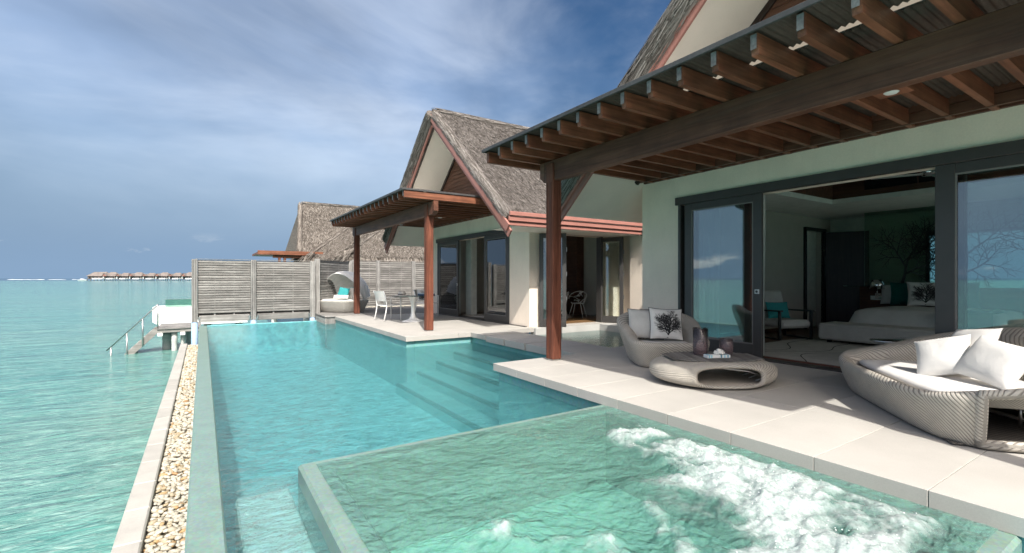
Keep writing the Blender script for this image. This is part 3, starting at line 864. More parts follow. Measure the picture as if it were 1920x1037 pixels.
for x_ in (W+.21, 8.95, 10.7, 12.52): MB().box(x_, x_+.08, -.95, -.85, .101, 2.449, .004).build('added_mullion', FRAME, bed_pav)  # unseen side wall opened and glazed to let sunlight into the room
MB().box(W+.21, 12.59, -.904, -.896, .102, 2.448).build('added_side_pane', mat_glass('added_side_glass', (.92, .96, .95)), bed_pav)
gable_roof(bed_pav, 2.87, 5.36, 13.5, W, straw_slopes=(1,), nstraw=6000)
MB().box(W-.05, W+.05, DY0-.05, DY1+.04, DT, DH, .006).build('door_header', FRAME, bed_pav)
MB().box(W-.02, W+.16, DY1-.05, DY1-.001, .115, DT-.001, .004).build('door_jamb', FRAME, bed_pav)
MB().box(W-.02, W+.16, DY0, DY0+.05, .115, DT-.001, .004).build('door_jamb', FRAME, bed_pav)
MB().box(W-.04, W+.17, DY0, DY1, .085, .118, .004).build('door_track', FRAME, bed_pav)
MB().box(W+.17, W+.24, DY0+.05, DY1-.05, .10, .135, .004).build('threshold', BROWNWOOD, bed_pav)
door_leaf(bed_pav, W+.015, 3.82, 5.14, .12, DT, .13, .11, .20, handle=3.885)
door_leaf(bed_pav, W+.085, 4.02, 5.20, .12, DT, .10, .11, .20)
door_leaf(bed_pav, W+.015, .50, 1.86, .12, DT, .17, .11, .20)
door_leaf(bed_pav, W+.085, .45, 1.72, .12, DT, .09, .11, .20)
# the room
MB().box(6.87, 13.6, -3.6, -1.002, -.3, DZ-.003, .006).build('added_bounce_deck', DECK, bed_pav)  # pale slab out of view, added to bounce sunlight onto the ceiling
wallbox(bed_pav, 'room_floor', W+.2, 13.3, -.8, 5.87, -.05, .10, mat=FLOORWOOD)
wallbox(bed_pav, 'inner_wall', W+.22, 12.0, 5.66, 5.868, .101, 2.78, mat=INTWALL)
wallbox(bed_pav, 'inner_wall', 12.9, 13.3, 5.66, 5.868, .101, 2.78, mat=INTWALL)
wallbox(bed_pav, 'inner_wall', 12.0, 12.9, 5.66, 5.868, 2.45, 2.78, mat=INTWALL)
wallbox(bed_pav, 'inner_wall', 12.03, 12.88, 5.81, 5.866, .101, 2.449, mat=INTPALE)
wallbox(bed_pav, 'inner_wall', 13.3, 13.5, 3.78, 5.87, .101, 2.78, mat=INTPALE)
wallbox(bed_pav, 'inner_wall', 13.3, 13.5, -.8, .2, .101, 2.78, mat=INTPALE)
wallbox(bed_pav, 'inner_wall', 13.3, 13.5, .2, 3.78, .101, .85, mat=INTPALE)
wallbox(bed_pav, 'inner_wall', 13.3, 13.5, .2, 3.78, 2.30, 2.78, mat=INTPALE)
frame_rect(MB(), 13.38, .2, 3.78, .85, 2.30, .06, .06, .06).build('window_frame', FRAME, bed_pav)
MB().box(13.376, 13.384, .26, 3.72, .91, 2.24).build('window_pane', mat_glass('bath_window_glass', (.80, .92, .93)), bed_pav)
for a in ((W+.2, 7.9, -.8, 5.87), (10.55, 13.3, -.8, 5.87), (7.9, 10.55, 4.45, 5.87), (7.9, 10.55, -.8, .4)):
    MB().box(a[0], a[1], a[2], a[3], 2.78, 2.87).build('ceiling_panel', CEIL, bed_pav)
for a in ((7.84, 7.895, .4, 4.45), (10.555, 10.61, .4, 4.45), (7.84, 10.61, 4.452, 4.50), (7.84, 10.61, .35, .398)):
    MB().box(a[0], a[1], a[2], a[3], 2.872, 3.75).build('tray_panel', BROWNWOOD, bed_pav)
MB().box(7.84, 10.61, .35, 4.5, 3.752, 3.80).build('tray_ceiling', DARKWOOD, bed_pav)
MB().box(10.53, 10.552, 2.3, 3.9, 2.98, 3.32, .004).build('air_grille', BLACK, bed_pav)
MB().box(10.524, 10.5295, 3.08, 3.10, 2.98, 3.32).build('grille_bar', BROWNWOOD, bed_pav)
for a in ((11.94, 12.0), (12.9, 12.96)): MB().box(a[0], a[1], 5.60, 5.70, .10, 2.44, .004).build('door_casing', BLACK, bed_pav)
MB().box(11.94, 12.96, 5.598, 5.70, 2.441, 2.52, .004).build('door_casing', BLACK, bed_pav)
MB().beam((12.92, 5.59, 1.27), (13.22, 4.80, 1.27), .045, 2.32, .004).build('room_door', DARKWOOD, bed_pav)
MB().box(W+.24, 12.0, 5.652, 5.659, .101, .19).build('skirting', BROWNWOOD, bed_pav)

# etched glass screen behind the bed, with a pattern of bare branches
def branch_segs(rnd, p, ang, L, w, depth, out, spread=.55, box=None):
    n = 4; q = Vector(p)
    for k in range(n):
        ang += rnd.uniform(-.16, .16)
        q2 = q+Vector((math.cos(ang), math.sin(ang)))*(L/n)
        if box and not (box[0] < q2.x < box[1] and box[2] < q2.y < box[3]): return
        w2 = w*(1-.35*(k+1)/n)
        out.append((q.copy(), q2.copy(), w*(1-.35*k/n), w2)); q = q2
        if depth > 0 and (k >= 1 or rnd.random() < .5):
            sgn = 1 if (k+depth) % 2 else -1
            branch_segs(rnd, q, ang+sgn*rnd.uniform(spread*.7, spread*1.4), L*rnd.uniform(.5, .72), w*.62, depth-1, out, spread, box)
    if depth > 0:
        branch_segs(rnd, q, ang+rnd.uniform(-.3, .3), L*.66, w*.62, depth-1, out, spread, box)
def ribbons(mb, segs, fn):
    for a, b, w0, w1 in segs:
        d = (b-a); L = d.length
        if L < 1e-6: continue
        s = Vector((-d.y, d.x))/L; e = d/L*min(w1, L)*.35
        mb.poly([fn(*(a-s*w0/2-e)), fn(*(a+s*w0/2-e)), fn(*(b+s*w1/2+e)), fn(*(b-s*w1/2+e))])
    return mb
scr = thing('glass_screen', 'tall glass screen etched with bare branches behind the bed', 'glass screen', (12.52, 2.2, .10))
MB().box(12.515, 12.527, -.3, 4.63, .101, 2.775).build('pane', mat_glass('screen_glass', (.74, .85, .79), 1.45), scr)
rnd = random.Random(5); segs = []
for y0, L in ((3.95, .62), (3.0, .70), (2.1, .66), (1.25, .72), (.4, .66)):
    branch_segs(rnd, (y0, 1.08), math.pi/2+rnd.uniform(-.15, .15), L, .062, 4, segs, .70, (-.2, 4.55, 1.0, 2.62))
ribbons(MB(), segs, lambda u, v: (12.511, u, v)).build('etched_branches', mat_plain('etch_grey', (.045, .055, .055), .6), scr)

# ------------------------------------------------------------------ living pavilion
liv = thing('living_pavilion', 'thatched living pavilion with boarded gable beyond the pool', 'pavilion', (8.0, 12.2, 0))
V = 6.70
LY0, LY1 = 10.40, 14.90
wallbox(liv, 'wall', V, V+.2, 9.50, LY0, .101, 3.3)
wallbox(liv, 'wall', V, V+.2, LY0, LY1, DT-.06, 3.3)
wallbox(liv, 'wall', V, V+.2, LY1, 15.25, .101, 3.3)
wallbox(liv, 'wall', V+.2, 7.62, 9.50, 9.70, .099, 3.3)
wallbox(liv, 'wall', 7.62, 9.10, 9.50, 9.70, 2.42, 3.3)
wallbox(liv, 'wall', 9.10, 9.98, 9.50, 9.70, .099, 3.3)
wallbox(liv, 'wall', 9.72, 9.98, 6.08, 9.499, .099, 3.3)
wallbox(liv, 'pilaster', 9.56, 9.719, 8.3, 8.9, .10, 2.9)
wallbox(liv, 'wall', V+.2, 13.6, 15.05, 15.25, .101, 3.3)
lroof = gable_roof(liv, 12.2, 5.36, 13.5, V, straw_slopes=(-1,), nstraw=120000)
eave_fascia(lroof, (5.32, 12.2-HW-.10, EZ-.05), (9.35, 12.2-HW-.10, EZ-.05), (0, -1, 0))
eave_fascia(lroof, (9.38, 12.2-HW-.125, EZ-.055), (9.38, 6.75, EZ-.055), (-1, 0, 0))
mb = MB(); straws(mb, (9.40, 6.6, EZ-.02), (9.40, 8.4, EZ-.02), (9.75, 8.4, EZ+.28), (9.75, 6.6, EZ+.28), 1500, L=(.1, .25), lift=(0, .04))
tag(mb.build('valley_straw', THATCH, lroof), kind='stuff')
MB().box(9.40, 9.99, 6.1, 8.4, EZ-.20, EZ-.06).build('valley_bed', THATCHBED, lroof)
mb = MB(); mb.quad((5.6, 8.34, EZ-.185), (9.4, 8.34, EZ-.185), (9.4, 9.5, EZ-.175), (5.6, 9.5, EZ-.175))
mb.build('eave_soffit', SOFFIT, lroof)
MB().box(V-.05, V+.05, LY0-.05, LY1+.05, DT-.06, DH-.06, .006).build('door_header', FRAME, liv)
for y in (LY0, LY1-.06): MB().box(V-.02, V+.16, y, y+.06, .115, DT-.061, .004).build('door_jamb', FRAME, liv)
MB().box(V-.05, V+.17, LY0-.8, LY1, .088, .119, .004).build('door_track', FRAME, liv)
door_leaf(liv, V+.015, LY0+.06, 11.72, .12, DT-.06, .11, .10, .18)
door_leaf(liv, V+.085, LY0+.06, 11.55, .12, DT-.06, .10, .10, .18)
door_leaf(liv, V+.015, 13.35, LY1-.06, .12, DT-.06, .10, .10, .18, handle=13.40)
wallbox(liv, 'room_floor', V+.2, 13.3, 9.70, 15.05, -.05, .10, mat=FLOORWOOD)
wallbox(liv, 'room_floor', 7.62, 9.10, 9.26, 9.699, .098, .104, mat=DECK)
wallbox(liv, 'entry_floor', 7.3, 9.8, 9.70, 10.9, .1005, .107, mat=PALEFLOOR)
wallbox(liv, 'inner_wall', 10.6, 10.8, 9.70, 15.05, .101, 2.9, mat=INTWALL)
wallbox(liv, 'inner_wall', V+.2, 10.6, 14.9, 15.049, .101, 2.9, mat=INTWALL)
wallbox(liv, 'inner_wall', 10.3, 10.598, 11.9, 14.9, .101, 2.9, mat=BROWNWOOD)
wallbox(liv, 'ceiling_panel', V+.2, 10.8, 9.70, 15.05, 2.9, 2.98, mat=CEIL)
# glazed entry doors, open over the plunge pool
def swing_door(par, p, q, z0=.115, z1=2.40):
    p = Vector(p); q = Vector(q); d = (q-p); L = d.length; an = math.atan2(d.y, d.x)
    M = Matrix.Translation(Vector((p.x, p.y, 0))) @ Matrix.Rotation(an, 4, 'Z')
    m = MB(); st = .10
    m.box(0, st, -.024, .024, z0, z1, .004, M); m.box(L-st, L, -.024, .024, z0, z1, .004, M)
    m.box(st, L-st, -.022, .022, z0, z0+.17, .004, M); m.box(st, L-st, -.022, .022, z1-.11, z1, .004, M)
    o = m.build('swing_door', FRAME, par)
    MB().box(st, L-st, -.004, .004, z0+.17, z1-.11, 0, M).build('pane', GLASS, o)
    for z in (.75, 1.35, 1.95): MB().box(-.016, .02, -.034, -.0245, z, z+.11, .003, M).build('hinge', STEEL, o)
swing_door(liv, (7.42, 8.96), (6.93, 9.40))
swing_door(liv, (9.33, 8.92), (9.08, 9.56))
for x in (7.60, 9.06): MB().box(x, x+.06, 9.47, 9.66, .115, 2.42, .004).build('door_jamb', FRAME, liv)
MB().box(7.58, 9.14, 9.465, 9.66, 2.421, 2.50, .004).build('door_header', FRAME, liv)
wl_ = MB().box(7.04, 7.10, 9.43, 9.499, 1.98, 2.16, .01).build('wall_light', BLACK, liv)
MB().tube([(7.07, 9.40, 1.93), (7.07, 9.40, 2.21)], .035, 14).build('wall_light_body', BLACK, wl_)
# rainwater pipe under the valley
MB().tube([(9.45, 8.15, 2.30), (9.45, 8.15, 2.16), (9.50, 8.15, 2.08), (9.60, 8.15, 2.02), (9.68, 8.15, 1.98)], .045, 10).build('downpipe', WHITE, liv)

# ================================================================== pergolas
def pergola(name, label, Y0, Y1, X0, X1, posts, beam_y, lights, slot=4.12, end_rafter=False, cut=None):
    p = thing(name, label, 'pergola', (X0+.75, (Y0+Y1)/2, .10))
    px = 4.33
    for y in posts:
        o = MB().box(px-.0825, px+.0825, y-.0825, y+.0825, .118, 2.98, .010).build('post', WOODZ, p)
        for s in (-1, 1):        # moulded corner beads and the steel shoe
            MB().box(px-.089, px-.083, y+s*.045-.012, y+s*.045+.012, .14, 2.70, .002).build('bead', WOODZ, o)
            MB().box(px+s*.045-.012, px+s*.045+.012, y-.089, y-.083, .14, 2.70, .002).build('bead', WOODZ, o)
        MB().box(px-.06, px+.06, y-.06, y+.06, .101, .117).build('shoe', STEEL, o)
    m = MB()
    y0, y1 = beam_y
    m.box(px-.055, px+.055, y0+.10, y1-.10, 2.725, 3.025, .008)
    bo = m.build('beam', WOODY, p)
    for a, b in ((y0, y0+.0995), (y1-.0995, y1)):
        lo0 = 2.725 if (a > y0) else 2.80; lo1 = 2.80 if (a > y0) else 2.725
        e = MB()
        xa, xb = px-.054, px+.054
        P = [(a, lo0), (b, lo1), (b, 3.024), (a, 3.024)]
        e.poly([(xa, y, z) for y, z in P]); e.poly([(xb, y, z) for y, z in P][::-1])
        for q in range(4):
            (ya, za), (yb, zb) = P[q], P[(q+1) % 4]; e.quad((xa, ya, za), (xb, ya, za), (xb, yb, zb), (xa, yb, zb))
        e.build('beam_end', WOODY, p)
    n = int(round((Y1-Y0)/.342)); st = (Y1-Y0)/n
    first = None; cap0 = None
    for k in range(n+1):
        y = Y0+k*st
        if first is None:
            m = MB()
            # rafter with a splayed end
            P = [(X0, 3.19), (X0+.025, 3.03), (X1, 3.03), (X1, 3.19)]
            for s in (-.03, .03): m.poly([(x, s, z) for x, z in (P if s < 0 else P[::-1])])
            for q in range(4):
                (xa, za), (xb, zb) = P[q], P[(q+1) % 4]; m.quad((xa, -.03, za), (xa, .03, za), (xb, .03, zb), (xb, -.03, zb))
            first = m.build('rafter', WOODX, p, local=True); first.location = Vector((0, y, 0))-Vector(p.location)
            cm = MB().box(X0-.004, X0-.001, -.024, .024, 3.07, 3.185)
            cap0 = cm.build('end_flashing', mat_mottle('tarnished_flashing', (.20, .185, .175), .4, 9, .55, .3, 40, .3), first, local=True)
        else:
            if cut and y > cut[0]:          # short rafters where the thatched verge comes down
                o = MB().box(X0+.012, cut[1], y-.03, y+.03, 3.03, 3.19, .003).build('rafter', WOODX, p)
                continue
            o = share(first, p, Vector((0, y, 0))-Vector(p.location))
            c = bpy.data.objects.new('end_flashing', cap0.data); COL.objects.link(c); c.parent = o
    for a, b in ((Y0+.03, min(Y1-.03, cut[0] if cut else 99)),):
        MB().box(X1-.05, X1-.002, a, b, 3.032, 3.188, .003).build('wall_plate', WOODY, p)
    # corrugated roof sheets with an open joint between them
    for xa, xb in ((X0-.03, slot-.045), (slot+.045, X1-.003)):
        m = MB(); L = Y1-Y0+.14; nn = int(L/.0135)
        def fn(i, j): 
            y = Y0-.07+L*i/nn; return ((xa, xb)[j], y, 3.212+.010*math.sin(2*math.pi*i/4.0))
        m.grid(fn, nn+1, 2, smooth=True)
        m.build('roof_sheet', ROOFSHEET, p)
    # clear strip in the joint, unseen pale top sheet added to bounce light
    MB().box(slot-.05, slot+.05, Y0, Y1, 3.2235, 3.2265).build('skylight_strip', SKYSTRIP, p)
    for xa, xb in ((X0-.019, slot-.051), (slot+.051, X1-.003)): MB().box(xa, xb, Y0-.07, Y1+.07, 3.2245, 3.2285).build('bounce_sheet', BOUNCESHEET, p)
    MB().box(X0-.045, X0-.02, Y0-.09, Y1+.09, 3.193, 3.238, .003).build('edge_flashing', FLASH, p)
    MB().box(X0-.0195, X1-.2, Y1+.071, Y1+.09, 3.193, 3.236, .003).build('edge_flashing', FLASH, p)
    MB().box(X0-.0195, X1-.2, Y0-.09, Y0-.071, 3.193, 3.236, .003).build('edge_flashing', FLASH, p)
    if end_rafter:
        MB().box(X0+.0, 6.35, Y0-.068, Y0-.032, 3.035, 3.186, .004).build('end_board', WOODX, p)
    for x, y in lights:
        d = MB().box(x-.13, x+.13, y-.13, y+.13, 3.008, 3.029, .003).build('downlight', WOODX, p)
        MB().lathe([(.0, -.012), (.045, -.012), (.055, -.004), (.06, .0)], (x, y, 3.0075), 18).build('lens', WHITE, d)
    return p
BOUNCESHEET = mat_mottle('pale_bounce_sheet', (.52, .52, .50), .15, 2, .6, .1, 30, .1)  # added above the roof sheets to throw light onto the soffits
def mat_strip():
    t = NT('frosted_strip'); a = t.n('ShaderNodeBsdfTranslucent'); a.inputs[0].default_value = (.40, .38, .34, 1); t.l(a.outputs[0], t.out.inputs['Surface']); return t.m
SKYSTRIP = mat_strip()
ROOFSHEET = mat_mottle('brown_roof_sheet', (.085, .068, .055), .25, 3, .6, .2, 30, .2)
FLASH = mat_mottle('grey_flashing', (.07, .068, .068), .25, 3, .5, .2, 30, .2)
pergola('pergola', 'dark hardwood pergola over the bedroom deck, its post by the stepping slabs', -.34, 6.16, 3.57, W, (5.52, .33), (.05, 5.78), ((5.05, 4.55), (5.3, 1.75)), cut=(6.0, 5.5))
pergola('pergola', 'dark hardwood pergola on two posts over the far terrace', 9.80, 16.50, 3.60, V, (10.12, 16.16), (9.72, 16.5), ((5.6, 12.3), (5.3, 14.6)), end_rafter=True)
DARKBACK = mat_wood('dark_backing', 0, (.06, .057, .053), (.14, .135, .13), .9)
# ================================================================== fences
def fence(label, pts, z0, z1, nsl, blue=False, posts=True, board=True, group='slatted timber screens'):
    """posts at pts, slats between them"""
    p0 = pts[0]
    f = thing('fence', label, 'fence', (p0[0], p0[1], z0), 0, group)
    for (x, y) in pts:
        if posts:
            o = MB().box(x-.075, x+.075, y-.08, y+.08, z0-.02, z1+.015, .008).build('post', GREYZ, f)
            for s in (-1, 1): MB().box(x+s*.034-.004, x+s*.034+.004, y-.0835, y-.0805, z0, z1).build('groove', BLACK, o)
            if blue: MB().tube([(x, y, z0-.021), (x, y, -1.9)], .085, 16).build('pile', BLUEPVC, f)
    for (xa, ya), (xb, yb) in zip(pts[:-1], pts[1:]):
        d = Vector((xb-xa, yb-ya, 0)); L = d.length; an = math.atan2(d.y, d.x); g = .078
        pitch = (z1-z0-(.24 if board else .02))/nsl
        base = None
        for k in range(nsl):
            z = z1-.01-pitch*(k+.5)
            M = Matrix.Translation(Vector((xa, ya, z))-Vector(f.location)) @ Matrix.Rotation(an, 4, 'Z') @ Matrix.Rotation(random.uniform(-.05, .05), 4, 'X')
            if base is None:
                base = MB().box(g, L-g, -.014, .010, -pitch*.395, pitch*.395, .003).build('slat', GREYX, f, local=True); o = base
            else:
                o = bpy.data.objects.new('slat', base.data); COL.objects.link(o); o.parent = f
            o.matrix_local = M
        M = Matrix.Translation(Vector((xa, ya, 0))) @ Matrix.Rotation(an, 4, 'Z')
        for q in (.33, .66): MB().box(L*q-.02, L*q+.02, .02, .06, z0+.1, z1-.02, 0, M).build('batten', GREYZ, f)
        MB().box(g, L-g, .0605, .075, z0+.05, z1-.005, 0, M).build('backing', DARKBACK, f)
        if board:
            MB().box(g+.03, L-g-.03, -.04, .04, z0-.03, z0+.17, .006, M).build('bottom_board', GREYX, f)
            for q in (g+.015, L-g-.06): MB().box(q, q+.05, -.052, -.041, z0, z0+.13, .003, M).build('bracket', STEEL, f)
        MB().box(g-.07, L-g+.07, -.05, .05, z1+.016, z1+.03, .003, M).build('top_rail', GREYX, f)
    return f
fence('long grey slatted timber fence standing past the end of the pool', [(-.20, 17.18), (1.36, 17.18), (3.12, 17.18)], .0, 1.86, 21, blue=True)
fence('shaded grey slatted fence panel angled away behind the daybed', [(3.30, 17.30), (4.85, 19.2)], .13, 1.95, 21, board=False)
fence('grey slatted fence panels behind the white dining table', [(5.02, 19.3), (6.02, 19.3), (7.55, 19.3), (9.2, 19.3)], .13, 2.0, 21, board=False)

# timber boardwalk the daybed stands on
bw = struct('boardwalk', MB().box(3.25, 9.2, 15.62, 19.5, -.30, .075), GREYZ, 'weathered timber boardwalk beside the far terrace')
y = 15.58; k = 0; src = None
while y < 19.4:
    if src is None: src = MB().box(3.2, 9.2, .003, .142, .078, .118, .004).build('plank', GREYX, bw, local=True); src.location = (0, y, 0)
    else: share(src, bw, (0, y, 0))
    y += .145
for k in range(3): MB().box(3.212, 3.248, 15.6, 19.5, -.07-.13*k, .05-.13*k, .004).build('side_board', GREYY, bw)

# ================================================================== swim stair and landing
LZ = -.36
ld = thing('swim_landing', 'weathered plank landing on concrete piles with steps into the lagoon', 'landing', (-.7, 20.5, -1.15))
for k in range(14):
    MB().box(-1.27, -.05, 19.52+.145*k, 19.52+.145*k+.14, LZ-.04, LZ+random.uniform(-.006, .008), .004).build('plank', GREYX, ld)
for y in (19.56, 21.4): MB().box(-1.26, -.05, y, y+.1, LZ-.15, LZ-.042, .006).build('joist', GREYX, ld)
for x in (-1.18, -.56): MB().box(x-.07, x+.07, 19.53, 21.5, LZ-.26, LZ-.152, .006).build('bearer', WHITE, ld)
for x, y, r in ((-1.04, 20.35, .125), (-.80, 19.75, .08), (-.56, 19.9, .07), (-.40, 20.6, .10)):
    MB().lathe([(r, -2.2), (r, -1.12), (r*1.02, -1.0), (r*.98, -.85), (r*1.05, -.83), (r*1.05, LZ-.155)], (x, y, 0), 18).build('pile', CONCRETE, ld)
st = thing('swim_stair', 'weathered timber steps with a steel handrail going down into the lagoon', 'stair', (-1.7, 19.9, -1.15))
A, B = Vector((-1.28, 19.62, LZ-.06)), Vector((-2.32, 19.62, -1.50))
for dy in (0, .78): MB().beam(A+Vector((0, dy, 0)), B+Vector((0, dy, 0)), .05, .19, .006).build('stringer', GREYX, st)
for k in range(6):
    q = A.lerp(B, (k+.5)/6.2)
    MB().box(q.x-.12, q.x+.12, q.y+.03, q.y+.75, q.z-.015, q.z+.025, .004).build('tread', GREYY, st)
ra, rb = Vector((-1.24, 19.56, .42)), Vector((-2.54, 19.56, -.99))
hr = MB().tube([ra, ra.lerp(rb, .02), rb], .024, 10).build('handrail', STEEL, st)
for f, b in ((.0, -.36), (.305, -.93), (.615, -1.6), (.92, -1.6)):
    q = ra.lerp(rb, f); MB().tube([q+Vector((0, 0, .03 if f == 0 else 0)), (q.x, q.y, b)], .022, 10).build('baluster', STEEL, hr)

# neighbour's tub and glass balustrade behind the stair
nb = thing('neighbour_tub', 'white rendered tub with a green glass edge beyond the swim stair', 'tub', (-.2, 26.5, -.8))
m = MB()
pr = [(-1.58, -.80), (1.8, -.80), (1.8, .02), (-1.84, .02), (-1.84, -.62)]
m.poly([(x, 26, z) for x, z in pr][::-1]); m.poly([(x, 27.6, z) for x, z in pr])
for q in range(5):
    a, b = pr[q], pr[(q+1) % 5]; m.quad((a[0], 26, a[1]), (b[0], 26, b[1]), (b[0], 27.6, b[1]), (a[0], 27.6, a[1]))
m.build('shell', WHITE, nb)
MB().box(-1.38, 1.8, 26.03, 26.05, .021, .36).build('glass_panel', GREENGLASS, nb)
MB().box(-1.382, 1.8, 26.02, 26.06, .361, .375).build('cap', STEEL, nb)
for x in (-1.1, .2, 1.5): MB().lathe([(.16, -1.5), (.16, 0)], (x, 26.8, -.801), 14).build('pile', CONCRETE, nb)

# ================================================================== neighbour villa behind the fence
nv = thing('neighbour_villa', 'grey thatched neighbour villa rising behind the slatted fences', 'villa', (9.0, 30.0, 0))
def roof_poly(mb, P, n, mbS, **kw):
    mb.poly(P)
    if len(P) == 4: straws(mbS, P[0], P[1], P[2], P[3], n, **kw)
    else: straws(mbS, P[0], P[1], P[2], P[2], n, **kw)
body, sw = MB(), MB(); kw = dict(L=(.14, .34), w=(.007, .016), lift=(.0, .06), jit=.32)
# main slope with splayed verge, ridge along x
roof_poly(body, [(4.55, 28.6, 2.65), (14, 28.6, 2.65), (14, 32.0, 5.98), (5.15, 32.0, 5.98)], 30000, sw, **kw)
body.poly([(4.55, 28.6, 2.65), (5.15, 32.0, 5.98), (4.55, 35.4, 2.65)])
body.poly([(4.55, 35.4, 2.65), (5.15, 32.0, 5.98), (14, 32.0, 5.98), (14, 35.4, 2.65)])
bundle(sw, (4.5, 28.5, 2.6), (5.1, 32.0, 5.98), .13, 2500, L=(.3, .6)); bundle(sw, (14, 32, 5.98), (5.1, 32, 5.98), .12, 3000)
r1 = body.build('roof', THATCHBED, nv)
# two lower hipped roofs stepping towards us
lo = MB()
for (ex0, ex1, ey, ax, ay, az, rx, n) in ((4.6, 10.5, 26.6, 7.9, 29.4, 4.75, 10.5, 16000), (6.0, 15.0, 24.2, 9.6, 27.6, 4.85, 14.0, 24000)):
    ez = 2.45
    roof_poly(lo, [(ex0, ey, ez), (ex1, ey, ez), (rx, ay, az), (ax, ay, az)], n, sw, **kw)
    roof_poly(lo, [(ex0, ay+(ay-ey), ez), (ex0, ey, ez), (ax, ay, az)], n//3, sw, **kw)
    # shaggy eave
    straws(sw, (ex0-.05, ey-.05, ez-.10), (ex1, ey-.05, ez-.10), (ex1, ey+.5, ez+.28), (ex0-.05, ey+.5, ez+.28), 5200, L=(.35, .75), w=(.010, .022), lift=(.02, .12), jit=.35, droop=.45)
    bundle(sw, (ex0-.1, ey-.1, ez-.05), (ax, ay, az), .09, 1200, L=(.3, .6))
    straws(sw, (ex0-.05, ey+3.5, ez-.1), (ex0-.05, ey-.1, ez-.1), (ex0+.4, ey-.1, ez+.2), (ex0+.4, ey+3.5, ez+.2), 1500, L=(.35, .8), w=(.010, .022), lift=(.02, .12), jit=.35, droop=.45)
lo.build('lower_roof', THATCHBED, nv)
tag(sw.build('straw', THATCHLT, r1), kind='stuff')
MB().box(5.6, 13.8, 29.2, 35.0, -.3, 2.6).build('wall', PLASTER, nv)
MB().box(6.8, 14.5, 24.9, 28.9, -.3, 2.5).build('wall', PLASTER, nv)
for k in range(6): MB().tube([(6.5+1.5*k, 27.5, -.31), (6.5+1.5*k, 27.5, -2.0)], .16, 12).build('pile', CONCRETE, nv)
np_ = thing('neighbour_pergola', 'low brown canopy of the neighbour villa poking above the fence', 'canopy', (4.0, 27.0, .1))
MB().box(2.35, 5.4, 26.8, 30.5, 2.55, 2.66, .01).build('roof_panel', WOODX, np_)
MB().box(2.30, 5.4, 26.72, 26.79, 2.50, 2.70, .006).build('fascia', WOODX, np_)
for x in (3.3, 3.55): MB().box(x-.06, x+.06, 26.85, 26.97, -.2, 2.549, .006).build('post', WOODZ, np_)
MB().box(3.0, 5.3, 26.9, 27.0, 2.35, 2.548, .006).build('beam', WOODX, np_)
MB().box(2.9, 9.0, 26.4, 30.6, -.35, -.18).build('floor', GREYX, np_)
for x in (3.1, 5.8, 8.6): MB().tube([(x, 27.2, -.351), (x, 27.2, -2.0)], .14, 12).build('pile', CONCRETE, np_)

# ================================================================== distant over-water villas
FX, FY = math.sin(R(33.1)), math.cos(R(33.1))
def far_pt(px, depth):
    u = (px-960)/890.0; return Vector((FX+u*FY, FY-u*FX, 0))*depth
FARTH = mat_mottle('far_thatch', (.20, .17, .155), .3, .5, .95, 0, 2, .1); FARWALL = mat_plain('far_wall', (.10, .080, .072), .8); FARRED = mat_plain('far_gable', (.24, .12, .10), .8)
FARWHITE = mat_plain('far_white', (.70, .72, .72), .8)
def far_villa(px, w, h, label, main=False):
    c = far_pt(px, 485.0); an = math.atan2(-FX, FY)
    v = thing('overwater_villa', label, 'villa', (c.x, c.y, -1.15), an, 'villas on stilts across the lagoon')
    m = MB(); hw = w/2; d = 5.0; ez = 4.7; ov = .4
    # broad roof with a small gable facing us at its left side
    if main: P = [(-hw, -d, ez), (hw, -d, ez), (hw*.78, 0, h), (-hw*.55, 0, h)]
    else: P = [(-hw, -d, ez), (hw, -d, ez), (hw*.40, 0, h), (-hw*.45, 0, h)]
    m.poly(P); m.poly([(-hw, d, ez), (-hw, -d, ez), P[3]]); m.poly([(hw, -d, ez), (hw, d, ez), P[2]]); m.poly([P[3], P[2], (hw, d, ez), (-hw, d, ez)])
    m.poly([(-hw, -d, ez), (-hw, d, ez), (hw, d, ez), (hw, -d, ez)])
    rf = m.build('roof', FARTH, v, local=True)
    if not main:
        g = MB(); gx, gw = -hw*.62, hw*.42; gz = h-1.1
        g.poly([(gx-gw, -d-2.0, ez), (gx, -d-2.0, gz), (gx, 0, gz), (gx-gw, 0, ez)]); g.poly([(gx, -d-2.0, gz), (gx+gw, -d-2.0, ez), (gx+gw, 0, ez), (gx, 0, gz)])
        g.build('gable_roof', FARTH, v, local=True)
        MB().poly([(gx-gw*.8, -d-1.6, ez), (gx+gw*.8, -d-1.6, ez), (gx, -d-1.6, gz-.4)]).build('gable', FARRED, v, local=True)
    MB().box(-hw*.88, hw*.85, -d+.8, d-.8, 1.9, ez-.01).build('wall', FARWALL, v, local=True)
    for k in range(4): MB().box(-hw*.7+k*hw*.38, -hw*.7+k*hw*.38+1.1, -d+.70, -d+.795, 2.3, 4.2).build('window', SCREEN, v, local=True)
    MB().box(hw*.0, hw*1.02, -d-4.0, -d+.6, 1.6, 2.75).build('pool_deck', FARWHITE, v, local=True)
    if not main: MB().box(-hw*1.02, -hw*.90, -d-.5, -d+.5, 1.9, 4.4).build('white_wall', FARWHITE, v, local=True)
    pm = MB().tube([(0, 0, 0), (0, 0, 2.2)], .34, 8).build('pile', FARWALL, v, local=True)
    pm.location = (-hw*.9, -d+.5, -.3)
    for k in range(1, 6): share(pm, v, (-hw*.9+k*hw*.36, -d+.5, -.3))
far_villa(187, 19.5, 9.0, 'large thatched villa at the end of the stilted row across the lagoon', True)
names = ['stilted villa beside the large end villa across the lagoon', 'stilted villa, third along from the large end one']
